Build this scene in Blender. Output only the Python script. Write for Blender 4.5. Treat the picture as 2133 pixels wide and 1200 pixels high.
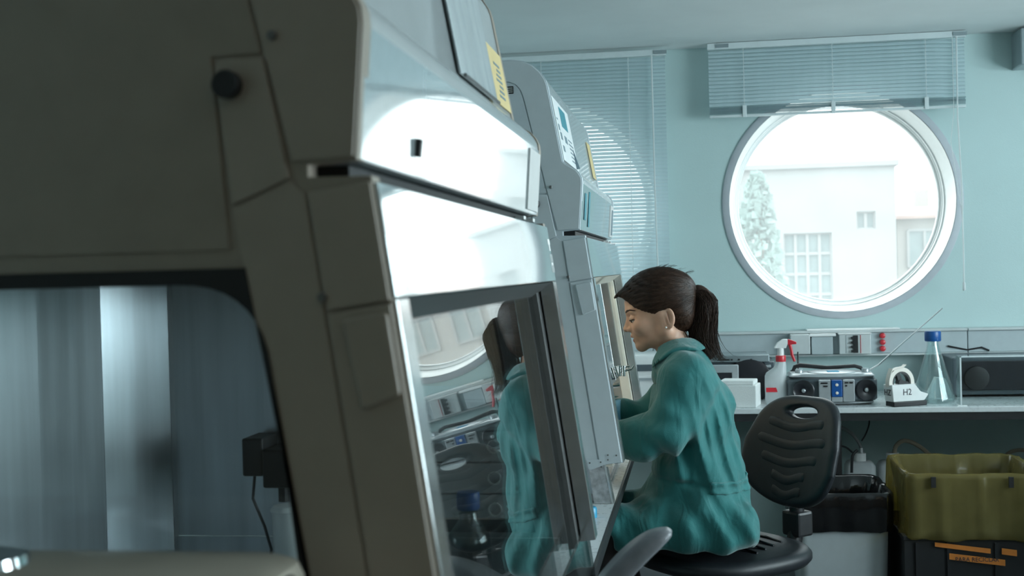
import bpy, bmesh, math, random
import numpy as np
from mathutils import Vector, Matrix
from mathutils.geometry import tessellate_polygon
R = math.radians
PI = math.pi
rnd = random.Random(7)
SC = bpy.context.scene
COL = SC.collection
for o in list(bpy.data.objects):
    bpy.data.objects.remove(o)

# ------------------------------------------------------------------ camera
FPX, PCX, PCY = 2580.0, 1066.5, 600.0
CAM = Vector((0, 0, 1.40))
Yc = Vector((1450 - PCX, PCY - 555, -FPX)).normalized()      # world depth axis seen by the camera
v_ = Vector((1, .026, 0)); v_ = v_ - v_.dot(Yc) * Yc
Xc = v_.normalized(); Zc = Xc.cross(Yc)
RM = Matrix((Xc, Yc, Zc))                                   # world = RM @ camera
cd = bpy.data.cameras.new('camera'); cam = bpy.data.objects.new('camera', cd); COL.objects.link(cam)
cam.matrix_world = Matrix.Translation(CAM) @ RM.to_4x4()
cd.sensor_width = 36; cd.lens = 36 * FPX / 2133
cd.clip_start = .05; cd.clip_end = 500
cd.dof.use_dof = True; cd.dof.focus_distance = 3.55; cd.dof.aperture_fstop = 6.5; cd.dof.aperture_blades = 0
SC.camera = cam

def at(u, v, y):
    """world point at depth y seen at pixel (u, v) of the 2133x1200 photograph"""
    d = RM @ Vector((u - PCX, PCY - v, -FPX))
    return CAM + d * (y / d.y)

# ------------------------------------------------------------------ world, lights, exposure
SKY_H, SKY_Z = 3.0, 8.0
w = bpy.data.worlds.new('overcast_sky'); SC.world = w; w.use_nodes = True
nt = w.node_tree; N = nt.nodes; Lk = nt.links; N.clear()
out = N.new('ShaderNodeOutputWorld'); bg = N.new('ShaderNodeBackground')
tc = N.new('ShaderNodeTexCoord'); sx = N.new('ShaderNodeSeparateXYZ'); mr = N.new('ShaderNodeMapRange')
mr.inputs[1].default_value = 0; mr.inputs[2].default_value = 1
mr.inputs[3].default_value = SKY_H; mr.inputs[4].default_value = SKY_Z
Lk.new(tc.outputs['Generated'], sx.inputs[0]); Lk.new(sx.outputs['Z'], mr.inputs[0])
bg.inputs[0].default_value = (.93, .99, 1.0, 1)
Lk.new(mr.outputs[0], bg.inputs[1]); Lk.new(bg.outputs[0], out.inputs[0])

def area(name, loc, rot, sx_, sy_, power, col, portal=False):
    l = bpy.data.lights.new(name, 'AREA'); l.shape = 'RECTANGLE'; l.size = sx_; l.size_y = sy_
    l.energy = power; l.color = col
    o = bpy.data.objects.new(name, l); COL.objects.link(o); o.location = loc; o.rotation_euler = rot
    if portal: l.cycles.is_portal = True
    return o
# daylight through the wide window in the right-hand wall, and portals for the two round ones
area('daylight_side_window', (3.38, 2.65, 1.62), (0, R(90), 0), 1.25, 2.9, 140, (.77, .93, 1.0))
# dim warm fill light added behind the camera for the near cabinet's end
area('warm_fill', (.6, -.25, 2.35), (0, 0, 0), .6, .6, 1.2, (1.0, .78, .52))
area('portal_round_window', (.637, 5.86, 1.67), (R(-90), 0, 0), .95, .95, 1, (1, 1, 1), True)
area('portal_blind_window', (-.66, 5.86, 1.67), (R(-90), 0, 0), .95, .95, 1, (1, 1, 1), True)
SC.view_settings.view_transform = 'Standard'; SC.view_settings.look = 'None'
SC.view_settings.exposure = 0; SC.view_settings.gamma = 1; SC.view_settings.use_curve_mapping = False

# ------------------------------------------------------------------ materials
def nodes(m):
    m.use_nodes = True
    t = m.node_tree; t.nodes.clear()
    o = t.nodes.new('ShaderNodeOutputMaterial')
    return t, t.nodes, t.links, o
def paint(name, col, rough=.5, metal=0, var=.08, scale=30, stretch=(1, 1, 1), bump=0, coat=0, rvar=.1,
          trans=0, alpha=0, spec=.5, aniso=0, sheen=0, sss=0, wrinkle=None, bscale=None, rot=(0, 0, 0)):
    m = bpy.data.materials.new(name); t, n, l, o = nodes(m)
    p = n.new('ShaderNodeBsdfPrincipled'); l.new(p.outputs[0], o.inputs[0])
    c = n.new('ShaderNodeTexCoord'); mp = n.new('ShaderNodeMapping'); l.new(c.outputs['Object'], mp.inputs[0])
    mp.inputs['Scale'].default_value = stretch; mp.inputs['Rotation'].default_value = rot
    z = n.new('ShaderNodeTexNoise'); z.inputs['Scale'].default_value = scale; z.inputs['Detail'].default_value = 4
    l.new(mp.outputs[0], z.inputs[0])
    r = n.new('ShaderNodeValToRGB')
    r.color_ramp.elements[0].position = .3; r.color_ramp.elements[1].position = .7
    r.color_ramp.elements[0].color = tuple(x * (1 - var) for x in col) + (1,)
    r.color_ramp.elements[1].color = tuple(min(1, x * (1 + var)) for x in col) + (1,)
    l.new(z.outputs[0], r.inputs[0]); l.new(r.outputs[0], p.inputs['Base Color'])
    q = n.new('ShaderNodeMapRange'); q.inputs[3].default_value = max(.02, rough - rvar * rough); q.inputs[4].default_value = min(1, rough + rvar * rough)
    l.new(z.outputs[0], q.inputs[0]); l.new(q.outputs[0], p.inputs['Roughness'])
    p.inputs['Metallic'].default_value = metal; p.inputs['Specular IOR Level'].default_value = spec
    p.inputs['Coat Weight'].default_value = coat; p.inputs['Coat Roughness'].default_value = .04
    p.inputs['Anisotropic'].default_value = aniso
    if aniso:
        tg = n.new('ShaderNodeTangent'); tg.direction_type = 'RADIAL'; tg.axis = 'Z'; l.new(tg.outputs[0], p.inputs['Tangent'])
    if sheen: p.inputs['Sheen Weight'].default_value = sheen; p.inputs['Sheen Roughness'].default_value = .5
    if sss:
        p.inputs['Subsurface Weight'].default_value = sss; p.inputs['Subsurface Radius'].default_value = (.012, .004, .002)
        p.inputs['Subsurface Scale'].default_value = 1
    if bump:
        b = n.new('ShaderNodeBump'); b.inputs['Strength'].default_value = bump; b.inputs['Distance'].default_value = .004
        z2 = n.new('ShaderNodeTexNoise'); z2.inputs['Scale'].default_value = bscale or scale * 4; z2.inputs['Detail'].default_value = 3
        l.new(mp.outputs[0], z2.inputs[0]); l.new(z2.outputs[0], b.inputs['Height']); l.new(b.outputs[0], p.inputs['Normal'])
        if wrinkle:
            z3 = n.new('ShaderNodeTexNoise'); z3.inputs['Scale'].default_value = wrinkle[0]; z3.inputs['Detail'].default_value = 2; z3.inputs['Distortion'].default_value = .8
            m3 = n.new('ShaderNodeMapping'); m3.inputs['Scale'].default_value = (1.5, .8, .55); m3.inputs['Rotation'].default_value = (0, R(-22), 0); l.new(c.outputs['Object'], m3.inputs[0]); l.new(m3.outputs[0], z3.inputs[0])
            b3 = n.new('ShaderNodeBump'); b3.inputs['Strength'].default_value = wrinkle[1]; b3.inputs['Distance'].default_value = .02; l.new(z3.outputs[0], b3.inputs['Height']); l.new(b3.outputs[0], b.inputs['Normal'])
    if trans:
        tr = n.new('ShaderNodeBsdfTranslucent'); l.new(r.outputs[0], tr.inputs[0])
        mx = n.new('ShaderNodeMixShader'); mx.inputs[0].default_value = trans
        l.new(p.outputs[0], mx.inputs[1]); l.new(tr.outputs[0], mx.inputs[2]); l.new(mx.outputs[0], o.inputs[0])
    if alpha:
        src = o.inputs[0].links[0].from_socket; tp = n.new('ShaderNodeBsdfTransparent'); tp.inputs[0].default_value = tuple(min(1, x * 2) for x in col) + (1,)
        m3 = n.new('ShaderNodeMixShader'); m3.inputs[0].default_value = alpha; l.new(src, m3.inputs[1]); l.new(tp.outputs[0], m3.inputs[2]); l.new(m3.outputs[0], o.inputs[0])
    return m
def pane_mat(name, tint=(1, 1, 1), f0=.05, boost=1.0, veil=0, rough=.01, dcol=(.8, .85, .85)):
    """clear sheet: straight-through transmission + Schlick reflection, with a haze-imitating dust if wanted"""
    m = bpy.data.materials.new(name); t, n, l, o = nodes(m)
    g = n.new('ShaderNodeNewGeometry'); d = n.new('ShaderNodeVectorMath'); d.operation = 'DOT_PRODUCT'
    l.new(g.outputs['Normal'], d.inputs[0]); l.new(g.outputs['Incoming'], d.inputs[1])
    def mth(op, a, b=None):
        k = n.new('ShaderNodeMath'); k.operation = op
        for i, x in enumerate((a, b)):
            if x is None: continue
            if isinstance(x, (int, float)): k.inputs[i].default_value = x
            else: l.new(x, k.inputs[i])
        return k.outputs[0]
    c = mth('ABSOLUTE', d.outputs['Value']); s = mth('SUBTRACT', 1.0, c); p5 = mth('POWER', s, 5.0)
    f = mth('ADD', mth('MULTIPLY', p5, (1 - f0) * boost), f0)
    k = n.new('ShaderNodeMath'); k.operation = 'MINIMUM'; l.new(f, k.inputs[0]); k.inputs[1].default_value = .95
    tr = n.new('ShaderNodeBsdfTransparent'); tr.inputs[0].default_value = tint + (1,)
    gl = n.new('ShaderNodeBsdfGlossy'); gl.inputs['Roughness'].default_value = rough
    mx = n.new('ShaderNodeMixShader'); l.new(k.outputs[0], mx.inputs[0]); l.new(tr.outputs[0], mx.inputs[1]); l.new(gl.outputs[0], mx.inputs[2])
    res = mx.outputs[0]
    if veil:
        tl = n.new('ShaderNodeBsdfTranslucent'); tl.inputs[0].default_value = dcol + (1,)
        nz = n.new('ShaderNodeTexNoise'); nz.inputs['Scale'].default_value = 5
        tcn = n.new('ShaderNodeTexCoord'); l.new(tcn.outputs['Object'], nz.inputs[0])
        fa = n.new('ShaderNodeMapRange'); fa.inputs[3].default_value = veil * .7; fa.inputs[4].default_value = veil * 1.3
        l.new(nz.outputs[0], fa.inputs[0])
        m2 = n.new('ShaderNodeMixShader'); l.new(fa.outputs[0], m2.inputs[0]); l.new(res, m2.inputs[1]); l.new(tl.outputs[0], m2.inputs[2])
        res = m2.outputs[0]
    l.new(res, o.inputs[0]); return m
def glow_mat(name, col, s):
    m = bpy.data.materials.new(name); t, n, l, o = nodes(m)
    e = n.new('ShaderNodeEmission'); e.inputs[0].default_value = col + (1,); e.inputs[1].default_value = s
    l.new(e.outputs[0], o.inputs[0]); return m

M = {}
M['wall'] = paint('wall_paint', (.52, .67, .665), .55, var=.03, scale=3, bump=.12, bscale=220)
M['ceiling'] = paint('ceiling_paint', (.70, .74, .74), .8, var=.03, scale=4, bump=.1, bscale=200)
M['floor'] = paint('floor_vinyl', (.10, .11, .11), .4, var=.15, scale=40)
M['beige_wall'] = paint('beige_wall_paint', (.13, .10, .065), .8, var=.04, scale=4)
M['ring'] = paint('window_ring_paint', (.50, .53, .57), .5, var=.03)
M['white'] = paint('white_plastic', (.80, .82, .81), .4, var=.03)
M['white_gloss'] = paint('white_gloss_frame', (.90, .91, .90), .25, var=.02)
M['gasket'] = paint('black_rubber', (.012, .012, .013), .6, var=.2)
M['black'] = paint('black_plastic', (.018, .019, .021), .42, var=.15)
M['black_metal'] = paint('black_powder_coat', (.012, .012, .013), .5, var=.15)
M['slat'] = paint('blind_slat_enamel', (.58, .70, .73), .45, var=.03, trans=.24)
M['slat_opaque'] = paint('blind_rail_enamel', (.62, .69, .70), .4, var=.03)
M['cord'] = paint('white_cord', (.8, .84, .84), .6, var=.03, trans=.3)
M['clear_clip'] = paint('clip_plastic', (.75, .82, .83), .25, var=.03, trans=.2)
M['hood'] = paint('hood_enamel', (.50, .54, .55), .26, var=.02, scale=8, coat=.5)
M['side_shaded'] = paint('shaded_side_enamel', (.33, .285, .235), .45, var=.04, scale=25, bump=.04, bscale=400)  # near cabinet's enamel, its shade worked into a darker, warmer colour
M['cover_shaded'] = paint('shaded_cover_enamel', (.38, .33, .275), .45, var=.03, scale=25)
M['side_lit'] = paint('lit_side_enamel', (.58, .65, .69), .45, var=.04, scale=25, bump=.04, bscale=400)  # same enamel on the far cabinet, brighter bluish light put into the colour
M['cover_lit'] = paint('lit_cover_enamel', (.62, .68, .71), .45, var=.03, scale=25)
M['hood_cover'] = paint('hood_plate_enamel', (.59, .60, .59), .45, var=.03, scale=25)
M['fascia'] = paint('fascia_gloss', (.62, .70, .72), .07, metal=.35, var=.03, scale=50, coat=1)
M['sash_band'] = paint('sash_band_gloss', (.60, .69, .71), .06, metal=.5, var=.03, scale=50, coat=1)
M['alu'] = paint('brushed_aluminium', (.60, .62, .62), .16, metal=.8, var=.05, scale=60)
M['alu_dark'] = paint('anodised_channel', (.20, .205, .205), .35, metal=.6, var=.05, scale=60)
M['steel'] = paint('brushed_steel', (.58, .62, .65), .30, metal=.9, var=.12, scale=5, stretch=(6, 6, .35), bump=.05, bscale=14, aniso=.75)
M['steel_spot'] = paint('galvanised_steel', (.55, .55, .56), .45, metal=.7, var=.3, scale=70)
M['chrome'] = paint('chrome', (.75, .76, .77), .12, metal=1, var=.03)
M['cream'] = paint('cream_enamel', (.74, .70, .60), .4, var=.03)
M['sash_glass'] = pane_mat('sash_glass', (.94, .97, .97), .08, 1.35, veil=.01)
M['side_glass'] = pane_mat('side_glass', (.95, .97, .97), .045, .9)
M['window_glass'] = pane_mat('window_glass', (.97, 1, 1), .05, 1, veil=.11)  # translucent veil imitates the outdoor haze
M['flask_glass'] = pane_mat('flask_glass', (.90, .97, .97), .09, 1.6, veil=.05)  # veil pales the glass in place of bright edge lines
M['acrylic'] = pane_mat('acrylic_sheet', (.94, .97, .97), .06, 1.1)
M['worktop'] = paint('white_laminate', (.66, .70, .71), .28, var=.03, scale=60)
M['edge_dark'] = paint('dark_edge_strip', (.022, .024, .026), .4, var=.1)
M['paper'] = paint('white_paper', (.78, .81, .81), .55, var=.03)
M['paper_sleeve'] = paint('plastic_sleeve', (.52, .58, .60), .22, var=.04, coat=.4)
M['yellow_paper'] = paint('yellow_paper', (.74, .58, .28), .6, var=.04)
M['print_teal'] = paint('teal_print', (.05, .27, .33), .6, var=.1)
M['print_grey'] = paint('grey_print', (.18, .26, .30), .6, var=.1)
M['ink'] = paint('marker_ink', (.03, .03, .04), .6, var=.1)
M['trunk'] = paint('trunking_pvc', (.45, .52, .54), .4, var=.03)
M['trunk_light'] = paint('socket_pvc', (.58, .62, .62), .35, var=.03)
M['red'] = paint('red_plastic', (.62, .035, .05), .3, var=.06)
M['blue'] = paint('blue_plastic', (.010, .085, .30), .35, var=.06)
M['cyan'] = paint('cyan_plastic', (.02, .30, .50), .35, var=.06)
M['foam'] = paint('polystyrene', (.83, .86, .85), .7, var=.03, scale=200, bump=.3, bscale=350)
M['hdpe'] = paint('translucent_hdpe', (.70, .74, .75), .4, var=.04, trans=.3)
M['appliance'] = paint('appliance_grey', (.085, .11, .125), .35, var=.08)
M['appliance_dark'] = paint('appliance_black', (.02, .022, .028), .3, var=.1)
M['appliance_mid'] = paint('appliance_strip', (.30, .36, .38), .3, metal=.3, var=.05)
M['silver'] = paint('silver_plastic', (.46, .50, .52), .3, metal=.4, var=.04)
M['silver_paint'] = paint('grey_drawer_paint', (.50, .52, .53), .4, var=.04)
M['tape'] = paint('masking_tape', (.80, .75, .68), .55, var=.03)
M['bag_black'] = paint('black_bag_film', (.007, .007, .008), .16, var=.2, bump=.7, scale=20, bscale=16)
M['bag_yellow'] = paint('yellow_bag_film', (.37, .31, .12), .17, var=.10, trans=.30, bump=.6, scale=12, bscale=11, alpha=.55)
M['bin_white'] = paint('bin_white', (.50, .55, .57), .45, var=.03)
M['orange'] = paint('orange_label', (.62, .20, .03), .6, var=.08)
M['crate'] = paint('black_crate', (.015, .016, .018), .5, var=.1)
M['tube'] = paint('silicone_tube', (.42, .36, .27), .35, var=.06, trans=.25)
M['tube_grey'] = paint('grey_hose', (.22, .24, .24), .4, var=.06)
M['beige'] = paint('beige_enamel', (.36, .33, .27), .45, var=.04)
M['chair'] = paint('black_polyurethane', (.014, .017, .021), .42, var=.12, bump=.15, scale=60, bscale=700)
M['chair_grey'] = paint('grey_polyurethane', (.21, .22, .24), .33, var=.1, bump=.15, scale=60, bscale=500)
M['skin'] = paint('skin', (.62, .37, .26), .48, var=.07, scale=40, bump=.05, bscale=600, sss=.15)
M['lips'] = paint('lip_skin', (.50, .21, .17), .4, var=.05)
M['hair'] = paint('dark_brown_hair', (.036, .018, .011), .45, var=.5, scale=9, stretch=(1.0, 14, 14), bump=.22, bscale=30, rot=(0, R(-28), 0), spec=.2)
M['hair_tail'] = paint('brown_hair_strands', (.045, .023, .015), .42, var=.4, scale=30, stretch=(6, 6, .6), spec=.35, trans=.12)
M['hair_strand'] = paint('combed_hair', (.040, .021, .013), .38, var=.5, scale=60, spec=.35)
M['coat'] = paint('teal_cotton', (.012, .165, .162), .75, var=.08, scale=12, bump=.2, bscale=480, sheen=.35, wrinkle=(15, .42))
M['trousers'] = paint('dark_trousers', (.025, .018, .018), .8, var=.15)
M['glove'] = paint('blue_nitrile', (.10, .34, .55), .4, var=.05)
M['eye_white'] = paint('eye_white', (.62, .58, .55), .2, var=.03)
M['iris'] = paint('brown_iris', (.03, .017, .01), .15, var=.2)
M['pearl'] = paint('pearl', (.85, .83, .8), .15, var=.02, coat=1)
M['shoe'] = paint('black_shoe', (.02, .02, .02), .4, var=.1)
M['render'] = paint('pale_render', (.215, .22, .22), .8, var=.03, scale=1)
M['render_cream'] = paint('cream_render', (.24, .225, .21), .8, var=.03, scale=1)
M['roof'] = paint('red_roof_tiles', (.30, .20, .175), .8, var=.1, scale=3)
M['dull_glass'] = paint('facade_glazing', (.12, .16, .165), .6, var=.12, scale=2)
M['leaf'] = paint('pale_leaves', (.24, .33, .31), .8, var=.2, scale=2, trans=.3)
M['bark'] = paint('bark', (.30, .26, .22), .9, var=.2)
M['ground'] = paint('street_ground', (.20, .20, .195), .9, var=.1, scale=.5)

# ------------------------------------------------------------------ object helpers
def tag(o, label=None, cat=None, group=None, kind=None):
    if label: o['label'] = label
    if cat: o['category'] = cat
    if group: o['group'] = group
    if kind: o['kind'] = kind
    return o
def thing(name, label, cat, loc=(0, 0, 0), group=None):
    o = bpy.data.objects.new(name, None); COL.objects.link(o); o.empty_display_size = .05
    o.location = loc; return tag(o, label, cat, group)
def origin(o):
    p = Vector((0, 0, 0))
    while o is not None: p += o.location; o = o.parent
    return p
def link_mesh(name, me, mat, parent=None, label=None, smooth=False, bevel=0, seg=2):
    if parent is not None:
        me.transform(Matrix.Translation(-origin(parent)))
    o = bpy.data.objects.new(name, me); COL.objects.link(o)
    for x in (mat if isinstance(mat, (list, tuple)) else [mat]): me.materials.append(x)
    if parent is not None: o.parent = parent
    else:
        vs = [v.co for v in me.vertices]
        lo = Vector((min(v.x for v in vs), min(v.y for v in vs), min(v.z for v in vs)))
        hi = Vector((max(v.x for v in vs), max(v.y for v in vs), max(v.z for v in vs)))
        c = Vector(((lo.x + hi.x) / 2, (lo.y + hi.y) / 2, lo.z))
        me.transform(Matrix.Translation(-c)); o.location = c
    if smooth:
        me.polygons.foreach_set('use_smooth', [True] * len(me.polygons))
        if smooth != 'all': me.set_sharp_from_angle(angle=R(40))
    if bevel:
        b = o.modifiers.new('bevel', 'BEVEL'); b.width = bevel; b.segments = seg; b.limit_method = 'ANGLE'; b.angle_limit = R(40)
    if label: o['label'] = label
    return o
class B:
    def __init__(s): s.bm = bmesh.new()
    def vf(s, vs, fs):
        V = [s.bm.verts.new(v) for v in vs]
        for f in fs:
            try: s.bm.faces.new([V[i] for i in f])
            except ValueError: pass
        return s
    def box(s, x0, x1, y0, y1, z0, z1):
        return s.vf([(x0, y0, z0), (x1, y0, z0), (x1, y1, z0), (x0, y1, z0), (x0, y0, z1), (x1, y0, z1), (x1, y1, z1), (x0, y1, z1)],
                    [(0, 3, 2, 1), (4, 5, 6, 7), (0, 1, 5, 4), (1, 2, 6, 5), (2, 3, 7, 6), (3, 0, 4, 7)])
    def bar(s, a, b, wx, wz):
        """rectangular bar from a to b"""
        a = Vector(a); b = Vector(b); d = (b - a).normalized()
        u = Vector((0, 0, 1)).cross(d)
        u = u.normalized() if u.length > 1e-4 else Vector((1, 0, 0)); n = d.cross(u)
        vs = []
        for p in (a, b):
            for i, j in ((-1, -1), (1, -1), (1, 1), (-1, 1)): vs.append(p + u * wx / 2 * i + n * wz / 2 * j)
        return s.vf(vs, [(0, 3, 2, 1), (4, 5, 6, 7), (0, 1, 5, 4), (1, 2, 6, 5), (2, 3, 7, 6), (3, 0, 4, 7)])
    def tube(s, pts, r, n=10, caps=True):
        pts = [Vector(p) for p in pts]; rr = r if isinstance(r, (list, tuple)) else [r] * len(pts)
        u = None; rings = []
        for i, p in enumerate(pts):
            d = (pts[min(i + 1, len(pts) - 1)] - pts[max(i - 1, 0)]).normalized()
            if u is None: u = d.orthogonal().normalized()
            u = (u - d * u.dot(d)).normalized(); w_ = d.cross(u)
            rings.append([p + (u * math.cos(2 * PI * k / n) + w_ * math.sin(2 * PI * k / n)) * rr[i] for k in range(n)])
        return s.loft(rings, caps)
    def loft(s, rings, caps=True, closed=True):
        n = len(rings[0]); vs = [p for r_ in rings for p in r_]; fs = []
        for i in range(len(rings) - 1):
            for k in range(n if closed else n - 1):
                a = i * n + k; b = i * n + (k + 1) % n
                fs.append((a, b, b + n, a + n))
        if caps:
            fs.append(tuple(range(n - 1, -1, -1))); fs.append(tuple((len(rings) - 1) * n + k for k in range(n)))
        return s.vf(vs, fs)
    def lathe(s, prof, c, n=28, axis='Z', caps=True):
        """prof: list of (radius, height)"""
        rings = []
        for r_, h in prof:
            ring = []
            for k in range(n):
                a = 2 * PI * k / n; x, y = r_ * math.cos(a), r_ * math.sin(a)
                p = (x, y, h) if axis == 'Z' else ((x, h, y) if axis == 'Y' else (h, x, y))
                ring.append(Vector(c) + Vector(p))
            rings.append(ring)
        return s.loft(rings, caps)
    def prism(s, poly, a, b, axis='Y', holes=()):
        """poly in the plane across axis: Y -> (x, z), X -> (y, z), Z -> (x, y)"""
        def P(p, h): return (p[0], h, p[1]) if axis == 'Y' else ((h, p[0], p[1]) if axis == 'X' else (p[0], p[1], h))
        loops = [poly] + list(holes)
        flat = [p for lp in loops for p in lp]
        tri = tessellate_polygon([[Vector((p[0], p[1], 0)) for p in lp] for lp in loops]) if (holes or len(poly) > 4) else None
        n = len(flat); vs = [P(p, a) for p in flat] + [P(p, b) for p in flat]; fs = []
        if not holes:
            fs += [tuple(range(n)), tuple(range(2 * n - 1, n - 1, -1))]
        else:
            for t in tri: fs.append(tuple(t)); fs.append(tuple(i + n for i in reversed(t)))
        st = 0
        for lp in loops:
            m = len(lp)
            for k in range(m):
                i, j = st + k, st + (k + 1) % m
                fs.append((i, j, j + n, i + n))
            st += m
        return s.vf(vs, fs)
    def sphere(s, c, r, n=14, m=9, sc=(1, 1, 1)):
        prof = []
        rings = [[Vector(c) + Vector((r * sc[0] * math.sin(PI * i / m) * math.cos(2 * PI * k / n), r * sc[1] * math.sin(PI * i / m) * math.sin(2 * PI * k / n), -r * sc[2] * math.cos(PI * i / m))) for k in range(n)] for i in range(1, m)]
        return s.loft(rings, True)
    def mesh(s, name):
        bmesh.ops.recalc_face_normals(s.bm, faces=s.bm.faces[:])
        me = bpy.data.meshes.new(name); s.bm.to_mesh(me); s.bm.free(); return me
    def obj(s, name, mat, parent=None, **k): return link_mesh(name, s.mesh(name), mat, parent, **k)
def struct(o): o['kind'] = 'structure'; return o
def copy_part(o, parent, loc):
    c = o.copy(); COL.objects.link(c); c.parent = parent; c.location = loc; return c
def copy_tree(o, parent=None):
    c = o.copy(); COL.objects.link(c); c.parent = parent
    for ch in list(o.children): copy_tree(ch, c)
    return c
def arc(cx, cy, r, a0, a1, n):
    return [(cx + r * math.cos(R(a0 + (a1 - a0) * i / n)), cy + r * math.sin(R(a0 + (a1 - a0) * i / n))) for i in range(n + 1)]
def rrect(x0, x1, y0, y1, r, n=5):
    return arc(x1 - r, y0 + r, r, -90, 0, n) + arc(x1 - r, y1 - r, r, 0, 90, n) + arc(x0 + r, y1 - r, r, 90, 180, n) + arc(x0 + r, y0 + r, r, 180, 270, n)
def fillet(poly, rad, n=6):
    """round the corners of a polygon; rad: radius per corner"""
    o = []; m = len(poly)
    for i, p in enumerate(poly):
        r = rad[i] if isinstance(rad, (list, tuple)) else rad
        p = Vector(p); a = Vector(poly[i - 1]); b = Vector(poly[(i + 1) % m])
        if r <= 0: o.append(tuple(p)); continue
        da = (a - p).normalized(); db = (b - p).normalized()
        ang = da.angle(db); t = min(r / math.tan(ang / 2), (a - p).length * .49, (b - p).length * .49)
        s_, e = p + da * t, p + db * t
        for k in range(n + 1):
            f = k / n; q = s_ * (1 - f) ** 2 + p * 2 * f * (1 - f) + e * f * f; o.append(tuple(q))
    return o
def text_obj(name, s, size, loc, rx, rz, mat, parent, depth=.0004, sx_=1.0):
    c = bpy.data.curves.new(name, 'FONT'); c.body = s; c.size = size; c.extrude = depth; c.align_x = 'CENTER'; c.align_y = 'CENTER'; c.resolution_u = 2
    t = bpy.data.objects.new(name, c); COL.objects.link(t)
    me = bpy.data.meshes.new_from_object(t.evaluated_get(bpy.context.evaluated_depsgraph_get()))
    bpy.data.objects.remove(t)
    me.transform(Matrix.Translation(loc) @ Matrix.Rotation(rz, 4, 'Z') @ Matrix.Rotation(rx, 4, 'X') @ Matrix.Diagonal((sx_, 1, 1, 1)))
    return link_mesh(name, me, mat, parent)

# ---- implicit surfaces: distance fields on a grid, meshed by surface nets
def grid(*ax): return np.meshgrid(*[np.asarray(a, np.float32) for a in ax], indexing='ij')
def rc(P, a, b, ra, rb, k=(1, 1, 1)):
    """tapered capsule; k squeezes space per axis"""
    a = [a[i] for i in range(3)]; b = [b[i] for i in range(3)]
    ba = [(b[i] - a[i]) / k[i] for i in range(3)]; l2 = sum(x * x for x in ba) + 1e-12
    q = [(P[i] - a[i]) / k[i] for i in range(3)]
    t = np.clip((q[0] * ba[0] + q[1] * ba[1] + q[2] * ba[2]) / l2, 0, 1)
    d = np.sqrt((q[0] - t * ba[0]) ** 2 + (q[1] - t * ba[1]) ** 2 + (q[2] - t * ba[2]) ** 2)
    return d - (ra + (rb - ra) * t)
def ell(P, c, r):
    q = [(P[i] - c[i]) for i in range(3)]
    k0 = np.sqrt(sum((q[i] / r[i]) ** 2 for i in range(3))) + 1e-9
    k1 = np.sqrt(sum((q[i] / (r[i] * r[i])) ** 2 for i in range(3))) + 1e-9
    return k0 * (k0 - 1) / k1
def smin(a, b, k):
    h = np.maximum(k - np.abs(a - b), 0) / k
    return np.minimum(a, b) - h * h * k * .25
def smax(a, b, k): return -smin(-a, -b, k)
def surfnet(f, xs, ys, zs):
    xs, ys, zs = [np.asarray(a, np.float64) for a in (xs, ys, zs)]
    s = f < 0; nx, ny, nz = f.shape
    cs = [s[i:nx - 1 + i, j:ny - 1 + j, k:nz - 1 + k] for i in (0, 1) for j in (0, 1) for k in (0, 1)]
    al = np.logical_and.reduce(cs); an = np.logical_or.reduce(cs)
    idx = np.argwhere(an & ~al); I, J, K = idx.T
    acc = np.zeros((len(idx), 3)); cnt = np.zeros(len(idx))
    corners = [(i, j, k) for i in (0, 1) for j in (0, 1) for k in (0, 1)]
    for c in corners:
        for ax in range(3):
            if c[ax]: continue
            e = list(c); e[ax] = 1
            fa = f[I + c[0], J + c[1], K + c[2]].astype(np.float64); fb = f[I + e[0], J + e[1], K + e[2]].astype(np.float64)
            mk = (fa < 0) != (fb < 0)
            t = np.where(mk, fa / np.where(mk, fa - fb, 1), 0)
            pa = np.stack([xs[I + c[0]], ys[J + c[1]], zs[K + c[2]]], 1); pb = np.stack([xs[I + e[0]], ys[J + e[1]], zs[K + e[2]]], 1)
            acc += np.where(mk[:, None], pa + (pb - pa) * t[:, None], 0); cnt += mk
    V = acc / cnt[:, None]
    ids = -np.ones((nx - 1, ny - 1, nz - 1), np.int64); ids[I, J, K] = np.arange(len(idx))
    Q = []
    def quads(mask, a, b, flip_sign):
        e = np.argwhere(mask)
        if not len(e): return
        da = np.zeros(3, int); da[a] = 1; db = np.zeros(3, int); db[b] = 1
        g = lambda o: ids[tuple((e - o).T)]
        q = np.stack([g(da + db), g(db), g(0 * da), g(da)], 1)
        neg = flip_sign[tuple(e.T)]
        q = np.where(neg[:, None], q, q[:, ::-1]); Q.append(q)
    for ax, (a, b) in ((0, (1, 2)), (1, (2, 0)), (2, (0, 1))):
        sl0 = [slice(0, n) for n in f.shape]; sl1 = list(sl0)
        sl0[ax] = slice(0, f.shape[ax] - 1); sl1[ax] = slice(1, f.shape[ax])
        s0 = s[tuple(sl0)]; ch = (s0 != s[tuple(sl1)]).copy()
        for o_ in (a, b):
            z = [slice(None)] * 3; z[o_] = 0; ch[tuple(z)] = False
            z[o_] = ch.shape[o_] - 1; ch[tuple(z)] = False
        quads(ch, a, b, s0)
    return V, np.concatenate(Q)
def net_mesh(name, f, xs, ys, zs, relax=0):
    V, Q = surfnet(f, xs, ys, zs)
    me = bpy.data.meshes.new(name)
    me.vertices.add(len(V)); me.vertices.foreach_set('co', V.astype(np.float32).ravel())
    me.loops.add(Q.size); me.loops.foreach_set('vertex_index', Q.astype(np.int32).ravel())
    me.polygons.add(len(Q)); me.polygons.foreach_set('loop_start', np.arange(0, Q.size, 4, dtype=np.int32))
    me.update(calc_edges=True); me.validate()
    return me
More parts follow.
